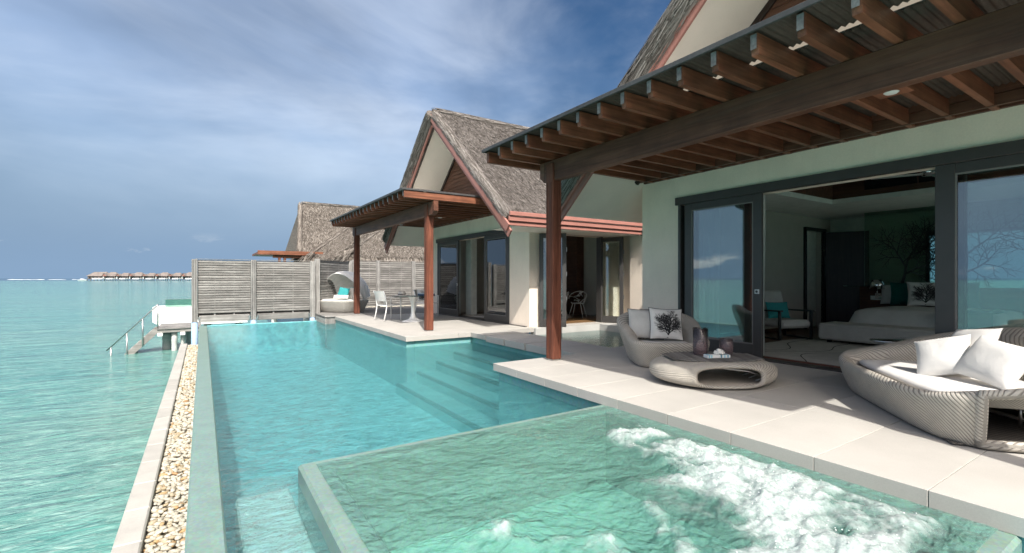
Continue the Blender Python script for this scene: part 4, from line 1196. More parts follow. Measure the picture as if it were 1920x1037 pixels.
for k in range(7):
    far_villa(213+24.3*k, (12.2, 11.2, 11.9, 10.9, 11.8, 11.4, 12.0)[k], 8.3+(.5, -.2, .3, -.35, .2, -.1, .45)[k], ('thatched stilted villa next to the large end villa of the far row' if k == 0 else 'small thatched stilted villa in the row across the lagoon'))
c = far_pt(154, 470); bt = thing('boat', 'small white boat moored by the far villas', 'boat', (c.x, c.y, -1.15), math.atan2(-FX, FY))
m = MB()
def hull(i, j):
    x = -4.2+8.4*i/10; w = 1.3*(1-abs(x/4.3)**3); a = math.pi*j/8
    return (x, math.cos(a)*w, .9+.35*max(0, x/4)**2-math.sin(a)*1.0)
m.grid(hull, 11, 9); m.build('hull', FARWHITE, bt, local=True)
MB().box(-1.5, 1.8, -.9, .9, .85, 2.0, .2).build('cabin', FARWHITE, bt, local=True)
# ================================================================== furniture
def mat_wicker(name, c, dark, stripe=.034, fine=True):
    """woven synthetic rattan: uv in metres, ribs run in a chevron"""
    t = NT(name)
    uvn = t.n('ShaderNodeUVMap'); sp = t.n('ShaderNodeSeparateXYZ'); t.l(uvn.outputs[0], sp.inputs[0])
    u, v = sp.outputs[0], sp.outputs[1]
    zig = t.math('ABSOLUTE', t.math('SUBTRACT', t.math('FRACT', t.math('MULTIPLY', u, .62)), .5))
    ph = t.math('ADD', t.math('MULTIPLY', zig, .62), t.math('ADD', u, t.math('MULTIPLY', v, .50)))
    fr = t.math('FRACT', t.math('DIVIDE', ph, stripe))
    rib = t.ramp(fr, [(0, .0), (.14, .35), (.32, 1.0), (.80, .95), (1.0, .0)], 'EASE')
    st2 = t.math('SINE', t.math('MULTIPLY', t.math('SUBTRACT', v, t.math('MULTIPLY', u, .3)), 520.0))
    st3 = t.math('SINE', t.math('MULTIPLY', u, 610.0))
    wv = t.math('MULTIPLY', st2, st3)
    h = t.math('ADD', rib, t.math('MULTIPLY', wv, .22))
    co = t.coord((1, 1, 1)); nz = t.noise(co, 7, 4, .6)
    base = t.ramp(nz, [(.3, c3(c, .88)), (.7, c3(c, 1.08))])
    wf = t.ramp(wv, [(.0, .80), (.6, 1.0)])
    base = t.mix(1, base, wf, 'MULTIPLY')
    col = t.mix(rib, dark, base)
    return t.set(col, .6, .3, t.bump(h, .8, .006))
WICKER = mat_wicker('pale_wicker', (.66, .615, .54), (.24, .215, .185))
WICKERDK = mat_wicker('brown_grey_wicker', (.17, .155, .14), (.06, .054, .05), .022)
WEAVE = mat_wicker('white_weave', (.60, .58, .53), (.33, .31, .28), .022)

def catmull(P, n):
    out = []
    for i in range(len(P)-1):
        p0 = P[max(i-1, 0)]; p1 = P[i]; p2 = P[i+1]; p3 = P[min(i+2, len(P)-1)]
        for k in range(n):
            t = k/n
            out.append(tuple(.5*((2*b)+(-a+c)*t+(2*a-5*b+4*c-d)*t*t+(-a+3*b-3*c+d)*t**3) for a, b, c, d in zip(p0, p1, p2, p3)))
    out.append(tuple(P[-1])); return out

def shell_seat(name, label, loc, rz, Wd, D, h_front, h_side, h_back, hole=False, roll=1.0, seat_z=.27):
    """woven shell seat: one closed wall round an oval plan, high at the back. local x width, y to the back"""
    root = thing(name, label, 'armchair' if not hole else 'sofa', loc, rz)
    N = 160; ex = .44
    plan = []
    for k in range(N):
        a = 2*math.pi*k/N-math.pi/2
        c, s = math.cos(a), math.sin(a)
        x = Wd/2*math.copysign(abs(c)**ex, c); y = D/2+D/2*math.copysign(abs(s)**ex, s)
        plan.append((x, y, a))
    # even spacing along the plan
    pts = [Vector((p[0], p[1])) for p in plan]+[Vector((plan[0][0], plan[0][1]))]
    cum = [0]
    for i in range(N): cum.append(cum[-1]+(pts[i+1]-pts[i]).length)
    T = cum[-1]; NP = 132; ev = []
    j = 0
    for k in range(NP):
        d = T*k/NP
        while cum[j+1] < d: j += 1
        f = (d-cum[j])/(cum[j+1]-cum[j]+1e-9); ev.append(pts[j].lerp(pts[j+1], f))
    def height(p):
        b = max(0, min(1, p.y/D)); e = abs(p.x)/(Wd/2)
        if b < .10:
            side = h_front+(h_side-h_front)*max(0, (e-.62)/.38)**1.4
            return side
        tt = max(0, (b-.10)/.90)
        bk = h_back*(1-.16*e**3)
        return h_side+(bk-h_side)*(tt*tt*(3-2*tt))
    H = [height(p) for p in ev]
    for _ in range(6): H = [(H[i-1]+2*H[i]+H[(i+1) % NP])/4 for i in range(NP)]
    rows = []
    for i in range(NP):
        tg = (ev[(i+1) % NP]-ev[i-1]).normalized(); n = Vector((tg.y, -tg.x))
        h = H[i]; b = max(0, min(1, ev[i].y/D)); lean = .02+.10*b*b
        wide = roll*(.115 if ev[i].y > .06*D else .06)
        prof = [(-.085, .006), (-.05, .10*h), (-.005+lean*.3, .45*h), (.022+lean*.8, .80*h), (.020+lean, .95*h), (-.012+lean, h+.008), (-wide*.6+lean*.8, h+.004), (-wide+lean*.6, h-.03), (-wide-.03+lean*.2, h-.10), (-wide-.05, max(seat_z-.02, h*.5)), (-wide-.06, seat_z-.03)]
        cr = catmull(prof, 3)
        rows.append([(ev[i].x+n.x*o, ev[i].y+n.y*o, z) for o, z in cr])
    nv = len(rows[0])
    vl = [0]
    for j in range(nv-1): vl.append(vl[-1]+(Vector(rows[NP//2][j+1])-Vector(rows[NP//2][j])).length)
    rows.append(rows[0])
    def in_hole(i):
        p = ev[i % NP]; return hole and p.x > Wd/2*.80 and .17*D < p.y < .90*D
    J0, J1 = 3, 13
    m = MB()
    m.grid(lambda i, j: rows[i][j], NP+1, nv, uv=lambda i, j: (T*i/NP, vl[j]), skip=lambda i, j: in_hole(i) and in_hole(i+1) and J0 <= j < J1)
    body = m.build('shell', WICKER, root, local=True)
    if hole:
        # rolled edge round the opening in the end
        idx = [i for i in range(NP) if in_hole(i)]
        lo_ = [rows[i][J0] for i in idx]; hi_ = [rows[i][J1] for i in idx]
        loop = lo_+[rows[idx[-1]][j] for j in range(J0+1, J1)]+hi_[::-1]+[rows[idx[0]][j] for j in range(J1-1, J0, -1)]
        mm = MB(); mm.tube([Vector(p)+Vector((-.012, 0, 0)) for p in loop], .034, 10, closed=True)
        n = len(loop); cu = [0]
        for i in range(n): cu.append(cu[-1]+(Vector(loop[(i+1) % n])-Vector(loop[i])).length)
        for i in range(n):
            for q in range(10): mm.uv[i*10+q] = (cu[i], q*.03)
        mm.build('rolled_edge', WICKER, body, local=True)
        # woven floor and steel frame seen through the opening
        f = MB(); f.box(-Wd*.30, Wd*.44, .12, D*.90, .012, .022)
        for i, vtx in enumerate(f.v): f.uv[i] = (vtx[0], vtx[1])
        f.build('base_mat', WICKERDK, root, local=True)
        MB().tube([(Wd*.40, D*.86, .05), (Wd*.02, D*.34, .17)], .016, 8).build('frame_tube', STEEL, root, local=True)
        MB().tube([(Wd*.02, D*.34, .17), (-.1*Wd, D*.30, .23)], .012, 8).build('frame_tube', STEEL, root, local=True)
        MB().tube([(Wd*.22, D*.6, .05), (Wd*.22, D*.6, seat_z-.05)], .012, 8).build('frame_tube', STEEL, root, local=True)
    # seat deck under the cushion
    s = MB()
    def sf(i, j):
        q = rows[i][-1]; c = Vector((0, D/2, seat_z-.04)); return Vector(q).lerp(c, j/6)
    s.grid(sf, NP+1, 7, uv=lambda i, j: (T*i/NP, j*.1)); s.build('seat', WICKER, root, local=True)
    # cushion: a soft pad that follows the plan
    cu = MB(); K = 64
    def outline(k, sc):
        p = Vector(rows[int(k*NP/K) % NP][-1]); c = Vector((0, D/2, 0)); q = c+(p-c)*sc; return q.x, q.y
    prof = [(.0, .015), (.90, .01), (1.0, .012), (1.045, .034), (1.02, .056), (.96, .068), (.85, .074), (.5, .072), (.0, .074)]
    def cf(i, j):
        sc, z = prof[j]; x, y_ = outline(i, sc*.965); y_ = max(y_, .03)
        return (x, y_, seat_z-.03+z+.004*mnoise.noise(Vector((x*3, y_*3, 1))))
    cu.grid(cf, K, len(prof), closed_u=True); cu.build('seat_cushion', WHITEFAB, root, local=True)
    return root

def pillow(name, label, size, thick, loc, rot, mat, cat='cushion', group=None, print_seed=None, piping=False, printmat=None):
    """square scatter cushion; local z is its face normal"""
    M = Matrix.Translation(Vector(loc)) @ rot
    o = MB(); n = 22; w, h = size
    def pz(x, y): 
        e = max(0, (1-abs(x)**2.6))*max(0, (1-abs(y)**2.6)); return thick/2*e**.55
    def pxy(x, y):
        k = 1-.07*(1-x*x)*abs(y)**3; k2 = 1-.07*(1-y*y)*abs(x)**3
        return x*w/2*k2, y*h/2*k
    sd = hash(label) % 50 if False else len(label)
    def wr(x, y, s):
        return .006*mnoise.noise(Vector((x*1.4+sd, y*1.4, s*3.1)))+.0025*mnoise.noise(Vector(((x+y)*3.6+sd, (x-y)*1.2, s*7)))
    for s in (1, -1):
        def fn(i, j):
            x, y = -1+2*i/n, -1+2*j/n; a, b = pxy(x, y); e = (1-abs(x)**8)*(1-abs(y)**8)
            return (a, b, s*(pz(x, y)+e*wr(x, y, s)*1.0))
        if s > 0: o.grid(fn, n+1, n+1)
        else: o.grid(lambda i, j: fn(n-i, j), n+1, n+1)
    p = link(name, None, None, M)
    tag(p, label, cat, group)
    o.build('cover', mat, p, local=True)
    if piping:
        pts = []
        for t_ in range(48):
            f = t_/12; sidx = int(f) % 4; u = -1+2*(f-int(f))
            x, y = [(u, -1), (1, u), (-u, 1), (-1, -u)][sidx]; a, b = pxy(x, y); pts.append((a, b, 0))
        MB().tube(pts, .0045, 6, closed=True).build('piping', BLACKINK, p, local=True)
    if print_seed is not None:
        rnd = random.Random(print_seed); segs = []
        branch_segs(rnd, (0.02, -.92), math.pi/2, .74, .095, 4, segs, .62, (-.86, .86, -.95, .88))
        for s_ in (-1, 1):
            for y0 in (-.75, -.55, -.3):
                branch_segs(rnd, (0.02, y0), math.pi/2+s_*rnd.uniform(.5, 1.0), .48, .055, 3, segs, .5, (-.86, .86, -.95, .88))
        def f3(x, y):
            a, b = pxy(x, y); e = (1-abs(x)**8)*(1-abs(y)**8); return (a, b, pz(x, y)+e*wr(x, y, 1)+.0028)
        ribbons(MB(), segs, f3).build('tree_print', printmat or BLACKINK, p, local=True)
    return p
def face(nx, ny, tilt, roll=0.0):
    """rotation: cushion face turned to horizontal direction (nx,ny) and tilted back"""
    n = Vector((nx, ny, 0)).normalized(); up = Vector((0, 0, 1)); x = up.cross(n)
    z = (n*math.cos(tilt)+up*math.sin(tilt)).normalized(); y = z.cross(x).normalized()
    M = Matrix(((x.x, y.x, z.x, 0), (x.y, y.y, z.y, 0), (x.z, y.z, z.z, 0), (0, 0, 0, 1)))
    return M @ Matrix.Rotation(roll, 4, 'Z')

# ---- armchair: faces the camera; local x = (.838,-.546), y = (.546,.838)
an = math.atan2(-.546, .838)
shell_seat('wicker_armchair', 'pale woven wicker armchair with white cushions by the bedroom wall', (5.22, 4.08, DZ), an, 1.0, .92, .34, .36, .72)
ex_, ey_ = Vector((.838, -.546)), Vector((.546, .838))
def arm(x, y): q = Vector((5.20, 4.10))+ex_*x+ey_*y; return q.x, q.y
x, y = arm(-.20, .55); pillow('cushion', 'plain off-white cushion with dark piping on the wicker armchair', (.50, .44), .15, (x, y, DZ+.545), face(-.75, -.66, .30), GREYFAB, piping=True)
x, y = arm(.06, .44); pillow('cushion', 'white cushion printed with a bare black tree on the wicker armchair', (.48, .45), .15, (x, y, DZ+.555), face(-.50, -.86, .28, -.06), WHITEFAB, print_seed=3, piping=True)

# ---- sofa with an open looped end; width runs from (5.86,2.4) to (4.46,1.19)
MC = Vector((5.15, 1.84)); e1 = Vector((-.757, -.654)); an2 = math.atan2(e1.y, e1.x); e2 = Vector((.654, -.757))
shell_seat('wicker_sofa', 'large pale wicker lounge sofa with an open looped arm beside the spa', (MC.x, MC.y, DZ), an2, 2.16, 1.32, .33, .40, .74, hole=True, roll=1.35, seat_z=.30)
def sofa(x, y): q = MC+e1*x+e2*y; return q.x, q.y
x, y = sofa(-.10, .76); pillow('cushion', 'white cushion leaning at the back of the wicker sofa, behind the other two', (.46, .44), .16, (x, y, DZ+.565), face(-.75, .66, .55, .15), WHITEFAB)
x, y = sofa(.02, .52); pillow('cushion', 'plump white cushion tilted on the wicker sofa, in front of the others', (.41, .39), .16, (x, y, DZ+.51), face(-.92, .20, .60, .34), WHITEFAB)
x, y = sofa(.38, .68); pillow('cushion', 'broad white cushion on the wicker sofa near its looped arm', (.48, .39), .16, (x, y, DZ+.53), face(-.82, .45, .58, -.16), WHITEFAB)

SLATDK = mat_wood('grey_table_slat', 1, (.09, .085, .08), (.24, .23, .215), .8)
# ---- coffee table: flattened woven ring, open from front to back
ct = thing('coffee_table', 'low oval woven wicker coffee table with an open slot through it', 'coffee table', (4.96, 3.36, DZ), an)
A_, B_, HT = .70, .47, .29
NV, NA = 26, 72
def stadium(a, h, k, cz):
    """closed rounded outline, half length a, half height h"""
    t = 2*math.pi*k/NA; c, s = math.cos(t), math.sin(t)
    return (math.copysign(abs(c)**.72, c)*a, math.copysign(abs(s)**.62, s)*h+cz)
m = MB(); rows = []; us = []
for i in range(NV):
    v = -1+2*i/(NV-1); yy = v*B_*.965; a = A_*(1-.42*abs(v)**2.4); h = HT/2*(1-.10*abs(v)**4)
    rows.append([(stadium(a, h, k, HT/2)[0], yy, stadium(a, h, k, HT/2)[1]) for k in range(NA)])
inner = []
for i in range(NV):
    v = -1+2*i/(NV-1); yy = v*B_*.965; a = (A_*(1-.42*abs(v)**2.4))-.07; h = HT/2-.052
    inner.append([(stadium(a, h, k, HT/2-.004)[0], yy, stadium(a, h, k, HT/2-.004)[1]) for k in range(NA)])
front = [[tuple(Vector(rows[0][k]).lerp(Vector(inner[0][k]), f)-Vector((0, .028*math.sin(math.pi*f), 0))) for k in range(NA)] for f in (.2, .4, .6, .8)]
back = [[tuple(Vector(inner[-1][k]).lerp(Vector(rows[-1][k]), f)+Vector((0, .028*math.sin(math.pi*f), 0))) for k in range(NA)] for f in (.2, .4, .6, .8)]
seq = rows[::-1]+front+inner+back+[rows[-1]]
Lk = 2*math.pi*A_*.62
m.grid(lambda i, j: seq[i][j % NA], len(seq), NA+1, uv=lambda i, j: (j/NA*Lk, i*.036))
m.build('woven_body', WICKER, ct, local=True)
m = MB()
for i in range(17):                     # slatted grey top inset
    x0 = -.52+1.04*i/17; hw = .36*math.sqrt(max(0, 1-((x0+.03)/.58)**2))
    m2 = MB().box(x0, x0+.056, -hw, hw, HT-.004, HT+.006, .002); 
    m2.build('top_slat', SLATDK, ct, local=True)
for k in range(5): MB().tube([(.36+.0*k, -.30+.15*k, .075+.0*k), (.50, -.28+.14*k, .12), (.57, -.26+.13*k, .20)], .005, 6).build('wire', STEEL, ct, local=True)
MB().tube([(.0, -.34, .215), (.25, -.36, .19), (.45, -.36, .12), (.54, -.34, .075)], .011, 8).build('frame_tube', STEEL, ct, local=True)
def tab(x, y): q = Vector((4.96, 3.36))+ex_*x+ey_*y; return q.x, q.y
TZ = DZ+HT+.006
def mat_vase():
    t = NT('smoky_glass'); g = t.n('ShaderNodeNewGeometry'); sx = t.n('ShaderNodeSeparateXYZ'); t.l(g.outputs['Position'], sx.inputs[0])
    col = t.ramp(t.math('MULTIPLY', t.math('SUBTRACT', sx.outputs[2], TZ), 3.0), [(.0, (.86, .79, .81)), (.40, (.92, .87, .88)), (.62, (.965, .985, .98)), (1, (.97, .99, .985))])
    f = t.n('ShaderNodeFresnel'); f.inputs['IOR'].default_value = 1.5
    tr = t.n('ShaderNodeBsdfTransparent'); t.l(col, tr.inputs[0]); gl = t.n('ShaderNodeBsdfGlossy'); gl.inputs['Roughness'].default_value = .05
    mx = t.n('ShaderNodeMixShader'); t.l(f.outputs[0], mx.inputs[0]); t.l(tr.outputs[0], mx.inputs[1]); t.l(gl.outputs[0], mx.inputs[2])
    dv = t.n('ShaderNodeBsdfTranslucent'); t.l(t.mix(1, col, (.62, .50, .52), 'MULTIPLY'), dv.inputs[0])
    d2 = t.n('ShaderNodeBsdfDiffuse'); t.l(t.mix(1, col, (.62, .50, .52), 'MULTIPLY'), d2.inputs[0])
    a1 = t.n('ShaderNodeMixShader'); t.l(dv.outputs[0], a1.inputs[1]); t.l(d2.outputs[0], a1.inputs[2])
    a2 = t.n('ShaderNodeMixShader'); t.l(t.ramp(t.math('MULTIPLY', t.math('SUBTRACT', sx.outputs[2], TZ), 3.0), [(.0, .26), (.45, .14), (.62, .03), (1, .02)]), a2.inputs[0])
    t.l(mx.outputs[0], a2.inputs[1]); t.l(a1.outputs[0], a2.inputs[2])
    t.l(a2.outputs[0], t.out.inputs['Surface']); return t.m
VASE = mat_vase()
x, y = tab(-.09, .10)
tag(MB().lathe([(0, 0), (.07, 0), (.078, .015), (.084, .08), (.085, .315), (.080, .318), (.078, .08), (.06, .03), (0, .028)], (x, y, TZ), 28).build('glass_vase', VASE), 'tall plum-tinted glass cylinder vase on the coffee table', 'vase')
x, y = tab(.20, .06)
tag(MB().lathe([(0, 0), (.060, 0), (.070, .03), (.076, .10), (.072, .19), (.068, .192), (.070, .10), (.055, .05), (0, .045)], (x, y, TZ), 28).build('glass_vase', VASE), 'short plum-tinted rounded glass vase on the coffee table', 'vase')
cx_, cy_ = tab(.02, -.10)
bk = thing('book', 'small blue and white striped box under the coral on the coffee table', 'box', (cx_, cy_, TZ), an+.15)
MB().box(-.14, .14, -.045, .045, 0, .034, .003).build('box', WHITE, bk, local=True)
for k, xx in enumerate((-.128, -.10, .02, .06, .10)): MB().box(xx, xx+.018, -.0462, .0462, .003, .0353, .0).build('stripe', mat_plain('box_blue%d' % k, ((.25, .50, .62), (.35, .62, .72), (.10, .22, .30), (.30, .55, .66), (.18, .38, .50))[k], .5), bk, local=True)
m = MB(); rnd = random.Random(4)
for k in range(70):
    a, b = rnd.uniform(0, 6.28), rnd.uniform(.0, 1.35); d = Vector((math.cos(a)*math.sin(b), math.sin(a)*math.sin(b), math.cos(b)))
    L = rnd.uniform(.045, .066); m.tube([d*.01, d*L*.6, d*L], [.010, .009, .011], 6)
co = link('coral', None, None, Matrix.Translation((cx_+ex_.x*.025, cy_+ex_.y*.025, TZ+.036))); tag(co, 'knobbly white coral piece on the striped box', 'coral')
m.build('coral_branches', mat_plain('coral_white', (.80, .78, .74), .8), co, local=True)

# ================================================================== bedroom contents
bd = thing('bed', 'wide bed with white linen seen through the open sliding doors', 'bed', (11.3, 3.1, DZ))
MB().box(10.34, 12.28, 2.0, 4.10, .16, .42, .02).build('bed_base', BROWNWOOD, bd)
m = MB()
def mt(i, j):
    x = -1+2*i/20; y = -1+2*j/20
    return (11.31+.99*x, 3.06+1.06*y, .45+.29*((1-x**10)*(1-y**10))**.35)
m.grid(mt, 21, 21); m.build('mattress', WHITEFAB, bd)
mb = MB().box(10.30, 10.95, 2.1, 2.72, .735, .760, .01); mb.build('bed_runner', DTEALFAB, bd)
MB().box(10.285, 10.30, 2.1, 2.72, .46, .75, .005).build('runner_drop', DTEALFAB, bd)
hb = thing('headboard', 'brown timber headboard panel with switch plate beside the bed', 'headboard', (12.4, 3.0, DZ))
MB().box(12.34, 12.44, .4, 4.66, .101, 1.12, .006).build('panel', BROWNWOOD, hb)
MB().box(12.25, 12.46, 4.2, 4.95, 1.121, 1.135).build('shelf', GREENGLASS, hb)
so = MB().box(12.326, 12.339, 3.95, 4.45, .83, .92, .003).build('switch_plate', WHITEGLOSS, hb)
for k in range(6): MB().box(12.322, 12.3259, 3.97+.08*k, 4.03+.08*k, .85, .90).build('switch', WHITE, so)
lp = thing('bedside_lamp', 'silver shaded wall lamp on the headboard', 'lamp', (12.25, 4.28, .95))
MB().lathe([(.09, .20), (.155, .0), (.150, .0), (.085, .20)], (12.2, 4.28, 1.07), 24).build('lamp_shade', CHROME, lp)
MB().tube([(12.33, 4.28, .92), (12.2, 4.28, .92), (12.2, 4.28, 1.10)], .012, 8).build('arm', CHROME, lp)
MB().box(12.31, 12.339, 4.20, 4.36, .86, .98, .004).build('mount', CHROME, lp)
pillow('cushion', 'white cushion printed with a bare black tree on the bed', (.55, .50), .16, (12.0, 3.42, .99), face(-.92, -.38, .22), WHITEFAB, print_seed=9)
pillow('cushion', 'deep teal cushion upright behind the printed one on the bed', (.55, .48), .16, (12.16, 3.75, .98), face(-.95, -.3, .15), DTEALFAB)
pillow('cushion', 'deep teal cushion upright at the right of the printed one on the bed', (.6, .50), .16, (12.14, 2.95, .98), face(-.95, -.3, .15), DTEALFAB)
pillow('cushion', 'white pillow propped against the headboard', (.62, .42), .16, (12.26, 3.92, .96), face(-.97, -.2, .1), WHITEFAB)
bn = thing('bench', 'long upholstered pale grey bench at the foot of the bed', 'bench', (9.95, 3.1, DZ))
MB().box(9.60, 10.27, 1.9, 4.30, .175, .47, .035).build('seat', GREYFAB, bn)
for x_ in (9.72, 10.15):
    for y_ in (2.05, 4.15): MB().box(x_-.03, x_+.03, y_-.03, y_+.03, .122, .174).build('leg', BLACK, bn)
def mat_rug():
    t = NT('rug_pile'); v = t.coord((1, 1, 1)); a = t.noise(v, 8, 5, .6); f = t.noise(v, 200, 2, .5)
    return t.set(t.ramp(a, [(.3, (.50, .475, .435)), (.7, (.62, .60, .55))]), .95, .1, t.bump(f, .5, .006))
rg = thing('rug', 'pale grey rug with dark curving lines on the bedroom floor', 'rug', (8.5, 2.8, DZ))
MB().box(7.12, 9.9, -.6, 4.75, .101, .12, .004).build('pile', mat_rug(), rg)
m = MB()
for k in range(8):
    pts = []
    for q in range(26):
        f = q/25; x_ = 7.16+2.7*f; y_ = .8+.52*k+.22*math.sin(f*5+k*1.3)+.1*math.sin(f*11+k)
        if .55 < y_ < 4.7: pts.append((x_, y_))
    for (a, b) in zip(pts[:-1], pts[1:]):
        d = Vector((b[0]-a[0], b[1]-a[1])).normalized()*.008
        m.quad((a[0]+d.y, a[1]-d.x, .1216), (b[0]+d.y, b[1]-d.x, .1216), (b[0]-d.y, b[1]+d.x, .1216), (a[0]-d.y, a[1]+d.x, .1216))
m.build('line_pattern', BLACKINK, rg)
# lounge chair in the corner
lc = thing('lounge_chair', 'black framed lounge chair with cream pads inside the bedroom', 'armchair', (9.68, 4.98, DZ), math.atan2(-.40, .92))
for sx in (-.34, .34):
    MB().beam((sx, -.34, 0.02), (sx, -.34, .56), .045, .045, .004).build('leg', BLACK, lc, local=True)
    MB().beam((sx, .36, 0.02), (sx, .30, .60), .045, .045, .004).build('leg', BLACK, lc, local=True)
    MB().beam((sx, -.40, .575), (sx, .42, .555), .065, .03, .004).build('arm', BLACK, lc, local=True)
    MB().beam((sx, -.34, .03), (sx, .36, .03), .04, .03, .004).build('runner', BLACK, lc, local=True)
for i in range(1): MB().box(-.33, .33, -.38, .28, .24, .40, .05).build('seat_pad', GREYFAB, lc, local=True)
m = MB(); M = Matrix.Translation((0, .26, .38)) @ Matrix.Rotation(-.28, 4, 'X'); m.box(-.33, .33, -.02, .11, 0, .60, .045, M); m.build('back_pad', GREYFAB, lc, local=True)
fr = Vector((-.40*-1, .92)); 
yv = Vector((.40, .92)).normalized()
pillow('cushion', 'bright teal cushion on the black framed lounge chair', (.50, .34), .12, (9.68+yv.x*.13, 4.98+yv.y*.13, .66), face(-yv.x, -yv.y, .28), TEALFAB)
# chrome side table just inside the doors
tb = thing('side_table', 'low chrome pedestal side table inside the open doors', 'side table', (8.0, 2.45, DZ+.02), an)
MB().lathe([(0, .0), (.42, .0), (.43, .012), (.42, .026), (0, .026)], (0, 0, .325), 32, 1.15, .62).build('top', CHROME, tb, local=True)
MB().lathe([(0, .0), (.24, .0), (.25, .01), (.24, .02), (0, .02)], (.42, -.12, .365), 28, 1.1, .7).build('upper_top', CHROME, tb, local=True)
MB().tube([(.10, 0, .012), (.10, 0, .326)], .024, 14).build('pedestal', CHROME, tb, local=True)
MB().lathe([(0, 0), (.19, 0), (.19, .010), (.03, .018), (0, .018)], (.10, 0, 0), 24).build('foot', CHROME, tb, local=True)
# ceiling fan
fn_ = thing('ceiling_fan', 'white ceiling fan hanging in the bedroom ceiling tray', 'fan', (9.2, 2.55, 3.75))
MB().tube([(9.2, 2.55, 3.75), (9.2, 2.55, 2.98)], .018, 10).build('rod', STEEL, fn_)
MB().lathe([(0, -.07), (.10, -.06), (.14, -.01), (.12, .04), (.05, .08), (0, .08)], (9.2, 2.55, 2.91), 24).build('motor', CHROME, fn_)
for k in range(3):
    a = 2.05+k*2*math.pi/3; d = Vector((math.cos(a), math.sin(a), 0)); c = Vector((9.2, 2.55, 2.88))
    MB().beam(c+d*.10, c+d*.72, .13, .012, .004).build('blade', WHITEGLOSS, fn_)
# sheer curtains
def mat_sheer():
    t = NT('sheer_voile'); tr = t.n('ShaderNodeBsdfTransparent'); df = t.n('ShaderNodeBsdfTranslucent'); d2 = t.n('ShaderNodeBsdfDiffuse')
    for q in (df, d2): q.inputs[0].default_value = (.82, .84, .83, 1)
    a = t.n('ShaderNodeMixShader'); a.inputs[0].default_value = .5; t.l(df.outputs[0], a.inputs[1]); t.l(d2.outputs[0], a.inputs[2])
    b = t.n('ShaderNodeMixShader'); b.inputs[0].default_value = .72; t.l(tr.outputs[0], b.inputs[1]); t.l(a.outputs[0], b.inputs[2])
    t.l(b.outputs[0], t.out.inputs['Surface']); return t.m
SHEER = mat_sheer()
def curtain(label, x0, y0, y1, folds, z1=2.62):
    m = MB(); n = folds*8
    def f(i, j):
        y_ = y0+(y1-y0)*i/n; a = .05+.012*math.sin(j*.7+i)
        return (x0+a*math.sin(2*math.pi*i/8)+.01*mnoise.noise(Vector((i*.3, j*.3, 0))), y_+.02*math.sin(i*.9+j*.15), .12+(z1-.12)*j/12)
    m.grid(f, n+1, 13); return tag(m.build('curtain', SHEER), label, 'curtain', 'sheer curtains behind the glass doors')
curtain('white sheer curtain bunched at the corner jamb of the bedroom', 7.18, 4.72, 5.18, 6)
curtain('white sheer curtain hanging halfway along the stacked bedroom doors', 7.22, 3.98, 4.22, 3)
curtain('white sheer curtain at the far end of the bedroom opening', 7.20, .50, .95, 6)
curtain('white sheer curtain inside the living pavilion, behind its far glass door', 7.02, 13.9, 14.6, 7)
pn = thing('partition_pier', 'pale wall pier inside the living pavilion doorway', 'pier', (7.5, 14.2, DZ))
MB().box(7.35, 7.55, 13.7, 14.1, .101, 2.89).build('pier', INTPALE, pn)

# ---- living pavilion contents
tv = thing('television', 'black television on the dark timber wall of the living pavilion', 'television', (10.2, 13.2, 1.2))
MB().box(10.22, 10.295, 12.55, 13.75, .98, 1.66, .006).build('casing', SCREEN, tv)
MB().box(10.215, 10.219, 12.58, 13.72, 1.01, 1.63).build('screen', mat_plain('tv_glass', (.012, .016, .018), .08), tv)
cb = thing('media_cabinet', 'dark timber media cabinet under the television', 'cabinet', (10.0, 13.2, DZ))
MB().box(9.78, 10.295, 12.1, 14.4, .22, .70, .006).build('carcass', BROWNWOOD, cb)
MB().box(9.76, 10.29, 12.05, 14.45, .701, .74, .004).build('top', BROWNWOOD, cb)
for k in range(3): MB().box(9.765, 9.779, 12.16+.75*k, 12.84+.75*k, .27, .65, .004).build('front', BLACK, cb)
MB().box(9.85, 10.28, 12.2, 14.3, .101, .219).build('plinth', BLACK, cb)
rg2 = thing('rug', 'pale woven rug inside the living pavilion doorway', 'rug', (8.3, 12.4, DZ)); MB().box(7.1, 9.5, 11.2, 13.8, .101, .118, .003).build('pile', mat_rug(), rg2)

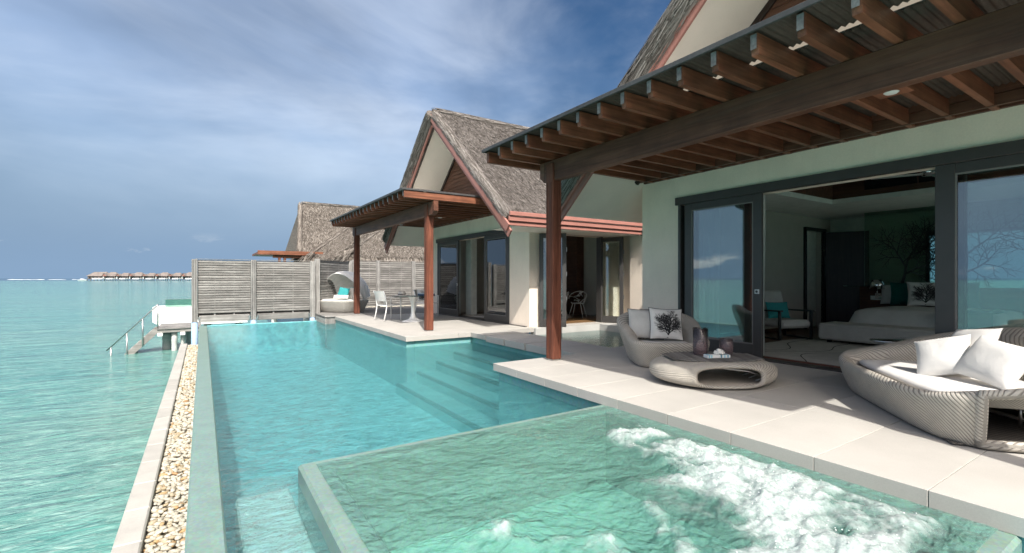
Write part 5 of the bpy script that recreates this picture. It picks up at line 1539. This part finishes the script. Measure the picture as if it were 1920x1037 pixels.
# ---- dining set seen through the entry doors
dt = thing('dining_table', 'dark round dining table inside the entry doors', 'table', (9.35, 11.9, DZ))
MB().lathe([(0, 0), (.62, 0), (.63, .015), (.62, .03), (0, .03)], (9.35, 11.9, .80), 28).build('top', DARKWOOD, dt)
MB().lathe([(.25, 0), (.24, .02), (.05, .06), (.045, .68), (.12, .70)], (9.35, 11.9, .101), 18).build('pedestal', CHROME, dt)
def lattice_chair(label, x, y, rz):
    c = thing('lattice_chair', label, 'chair', (x, y, DZ), rz, 'white lattice dining chairs')
    rnd = random.Random(int(x*100)); m = MB()
    def S(u, v): # bucket
        a = u*math.pi*1.25-math.pi*.125; h = .44+.36*v*(.55+.45*math.sin(a)); r = .19+.08*v
        return Vector((math.cos(a)*r, math.sin(a)*r*.95, h))
    for k in range(34):
        u, v = rnd.random(), rnd.random(); du, dv = rnd.uniform(-.22, .22), rnd.uniform(-.5, .5)
        m.tube([S(min(max(u+du*q/4, 0), 1), min(max(v+dv*q/4, 0), 1)) for q in range(5)], .011, 5)
    m.tube([S(q/20, 1) for q in range(21)], .013, 6); m.tube([S(q/20, 0) for q in range(21)], .013, 6)
    m.build('lattice_shell', WHITEGLOSS, c, local=True)
    MB().lathe([(0, .0), (.19, .0), (.2, .015), (0, .02)], (0, 0, .43), 20).build('seat', WHITEGLOSS, c, local=True)
    for sx in (-1, 1):
        for sy in (-1, 1): MB().tube([(sx*.12, sy*.12, .43), (sx*.23, sy*.23, .005)], [.013, .009], 8).build('leg', WHITEGLOSS, c, local=True)
lattice_chair('white lattice shell chair at the dining table, its back to the doorway', 8.95, 11.1, -2.3)
lattice_chair('white lattice shell chair at the dining table, beside the open glass door', 9.6, 11.05, -1.0)
pt = thing('potted_plant', 'small leafy plant in a white pot on the dining table', 'plant', (9.1, 11.75, .83))
MB().lathe([(.07, 0), (.10, .05), (.105, .12), (.09, .13)], (9.1, 11.75, .831), 16).build('pot', WHITEGLOSS, pt)
m = MB(); rnd = random.Random(2)
for k in range(90):
    a, b = rnd.uniform(0, 6.28), rnd.uniform(.1, 1.3); d = Vector((math.cos(a)*math.sin(b), math.sin(a)*math.sin(b), math.cos(b))); r = rnd.uniform(.06, .15)
    c = Vector((9.1, 11.75, .95))+d*r; s = d.cross(Vector((0, 0, 1))).normalized()*.016; m.poly([c-d*.03, c+s, c+d*.035, c-s])
m.build('leaves', mat_plain('plant_leaf', (.03, .055, .03), .6), pt)
m = MB()
fl = thing('flower_vase', 'pale orchid blooms in a vase on the dining table', 'flowers', (9.55, 11.8, .83))
MB().lathe([(.04, 0), (.05, .06), (.03, .12)], (9.55, 11.8, .831), 12).build('vase', WHITEGLOSS, fl)
for k in range(14):
    c = Vector((9.55+random.uniform(-.16, .16), 11.8+random.uniform(-.1, .1), 1.02+random.uniform(-.05, .12)))
    for q in range(5): 
        a = q*1.256; m.poly([c, c+Vector((math.cos(a)*.03, -.01, math.sin(a)*.03)), c+Vector((math.cos(a+.5)*.04, -.005, math.sin(a+.5)*.04)), c+Vector((math.cos(a+1)*.03, -.01, math.sin(a+1)*.03))])
m.build('petals', mat_plain('petal', (.6, .55, .52), .7), fl)

# ================================================================== far terrace set
def dining_chair(label, x, y, rz):
    c = thing('terrace_chair', label, 'chair', (x, y, DZ), rz, 'white terrace dining chairs')
    # local -y is the front
    for sx in (-.25, .25):
        MB().tube([(sx, -.24, .008), (sx, -.24, .62), (sx, -.23, .645)], .017, 8).build('leg', WHITEGLOSS, c, local=True)
        MB().tube([(sx, .31, .008), (sx, .25, .25), (sx, .22, .44), (sx, .27, .70), (sx, .33, .84)], .017, 8).build('leg', WHITEGLOSS, c, local=True)
        MB().beam((sx, -.26, .65), (sx, .27, .66), .045, .022, .005).build('arm', WHITEGLOSS, c, local=True)
    MB().box(-.25, .25, -.25, .24, .415, .445, .01).build('seat', WHITEGLOSS, c, local=True)
    m = MB(); m.grid(lambda i, j: (-.25+.5*i/8, .25+.085*j/4+.04*math.sin(math.pi*i/8), .56+.28*j/4), 9, 5); m.build('back', WHITEFAB, c, local=True)
    return c
dining_chair('white armed chair on the far terrace, facing the tulip table', 4.48, 13.36, math.pi/2+.25)
dining_chair('white armed chair beyond the tulip table on the far terrace', 5.95, 14.05, .35)
pillow('cushion', 'white patterned cushion on the terrace chair left of the table', (.42, .36), .12, (4.36, 13.40, .74), face(.90, -.35, .25), WHITEFAB, print_seed=21)
pillow('cushion', 'white cushion with a fan of dark branches on the chair beyond the table', (.46, .40), .12, (5.84, 13.98, .76), face(-.30, -.95, .2), WHITEFAB, print_seed=22)
tt = thing('tulip_table', 'white tulip pedestal table on the far terrace', 'table', (4.93, 12.62, DZ))
MB().lathe([(0, 0), (.31, 0), (.315, .012), (.27, .03), (.14, .06), (.075, .13), (.055, .25), (.052, .40), (.065, .52), (.10, .62), (.145, .70), (.15, .705), (0, .705)], (4.93, 12.62, DZ+.001), 32).build('pedestal', WHITEGLOSS, tt)
MB().lathe([(0, 0), (.60, 0), (.606, .006), (.60, .012), (0, .012)], (4.93, 12.62, DZ+.707), 40).build('glass_top', mat_glass('table_glass', (.72, .84, .82)), tt)
ht = thing('sun_hat', 'grey straw sun hat on the tulip table', 'hat', (4.70, 12.9, DZ+.72)); 
MB().lathe([(.20, .0), (.20, .006), (.11, .02), (.10, .09), (.085, .105), (0, .11)], (4.70, 12.9, DZ+.7195), 24).build('hat', GREYFAB, ht)
MB().lathe([(.112, .018), (.110, .05)], (4.70, 12.9, DZ+.7195), 24).build('band', BLACK, ht)
bx = thing('book', 'dark blue book lying on the tulip table', 'book', (5.28, 12.52, DZ+.72), .3)
MB().box(-.20, .20, -.13, .13, 0, .045, .002).build('cover', mat_plain('navy_cover', (.03, .07, .13), .4), bx, local=True)
MB().box(-.195, .195, -.128, .131, .047, .075, .002).build('second_book', mat_plain('white_cover', (.55, .60, .62), .4), bx, local=True)
for k in range(7): MB().box(-.10+.028*k, -.10+.028*k+(.018 if k != 3 else .004), -.1312, -.1302, .014, .032).build('spine_lettering', WHITEGLOSS, bx, local=True)

# ---- daybed with a canvas hood
db = thing('daybed', 'white woven daybed with a folding canvas hood on the boardwalk', 'daybed', (4.12, 17.4, .12), math.atan2(-.85, .5))
m = MB(); N = 60
prof = [(-.12, 0), (-.06, .06), (.0, .22), (.06, .36), (.075, .40), (.05, .425), (.0, .42), (-.04, .38), (-.05, .30)]
def plan(k, o, ww=.86, dd=.60):
    a = 2*math.pi*k/N; c, s = math.cos(a), math.sin(a); return (math.copysign(abs(c)**.6, c)*(ww+o), math.copysign(abs(s)**.6, s)*(dd+o))
m.grid(lambda i, j: (*plan(i, prof[j][0]), prof[j][1]), N+1, len(prof), uv=lambda i, j: (i/N*4.6, j*.08)); m.build('base', WEAVE, db, local=True)
m = MB(); pr2 = [(0, .34), (-.12, .345), (-.07, .36), (-.06, .40), (-.10, .44), (-.3, .45), (-.59, .45)]
m.grid(lambda i, j: (*plan(i, pr2[j][0] if j else -.59), pr2[j][1]), N+1, len(pr2)); m.build('mattress', WHITEFAB, db, local=True)
# hood: ribs fanning from two pivots at the ends of the base
m = MB(); NR = 9
def hood(i, j, pl=0.0):
    f = i/(NR*4-4); ang = R(66)+R(100)*f      # from pointing forward-up round to the back
    t = -1+2*j/18; a = math.acos(max(-1, min(1, t)))
    rad = 1.02*math.sin(math.acos(t)) if abs(t) < 1 else 0
    pleat = -.035*abs(math.sin(math.pi*f*(NR-1)))*math.sin(a)
    r_ = rad+pleat
    return (t*.90, math.cos(ang)*-r_*.86*-1*-1+.16, .42+math.sin(ang)*r_)
m.grid(hood, NR*4-3, 19); m.build('hood', WHITEFAB, db, local=True)
for k in range(NR):
    MB().tube([Vector(hood(k*4, j)) for j in range(19)], .011, 6).build('hood_rib', WHITEGLOSS, db, local=True)
db_x, db_y = Vector((.5, -.85)).normalized(), Vector((.85, .5)).normalized()
def dbp(x, y): q = Vector((4.12, 17.4))+db_x*x+db_y*y; return q.x, q.y
for k, (x, y, mt_, nm, sd) in enumerate(((.30, -.20, TEALFAB, 'large teal cushion at the open end of the daybed', None), (.28, .05, GREYFAB, 'off-white cushion in the middle of the daybed', None), (.10, .22, TEALFAB, 'teal cushion under the daybed hood, behind the off-white one', None))):
    px_, py_ = dbp(x, y); pillow('cushion', nm, (.46, .42), .14, (px_, py_, .12+.66), face(-.80, -.60, .35, .12*(k-1)), mt_)
for k in range(3):
    px_, py_ = dbp(.62-.22*k, -.40)
    pillow('cushion', 'small off-white cushion on the front edge of the daybed', (.20, .16), .09, (px_, py_, .12+.54), face(-.6, -.8, .6), GREYFAB, group='small cushions at the daybed end')
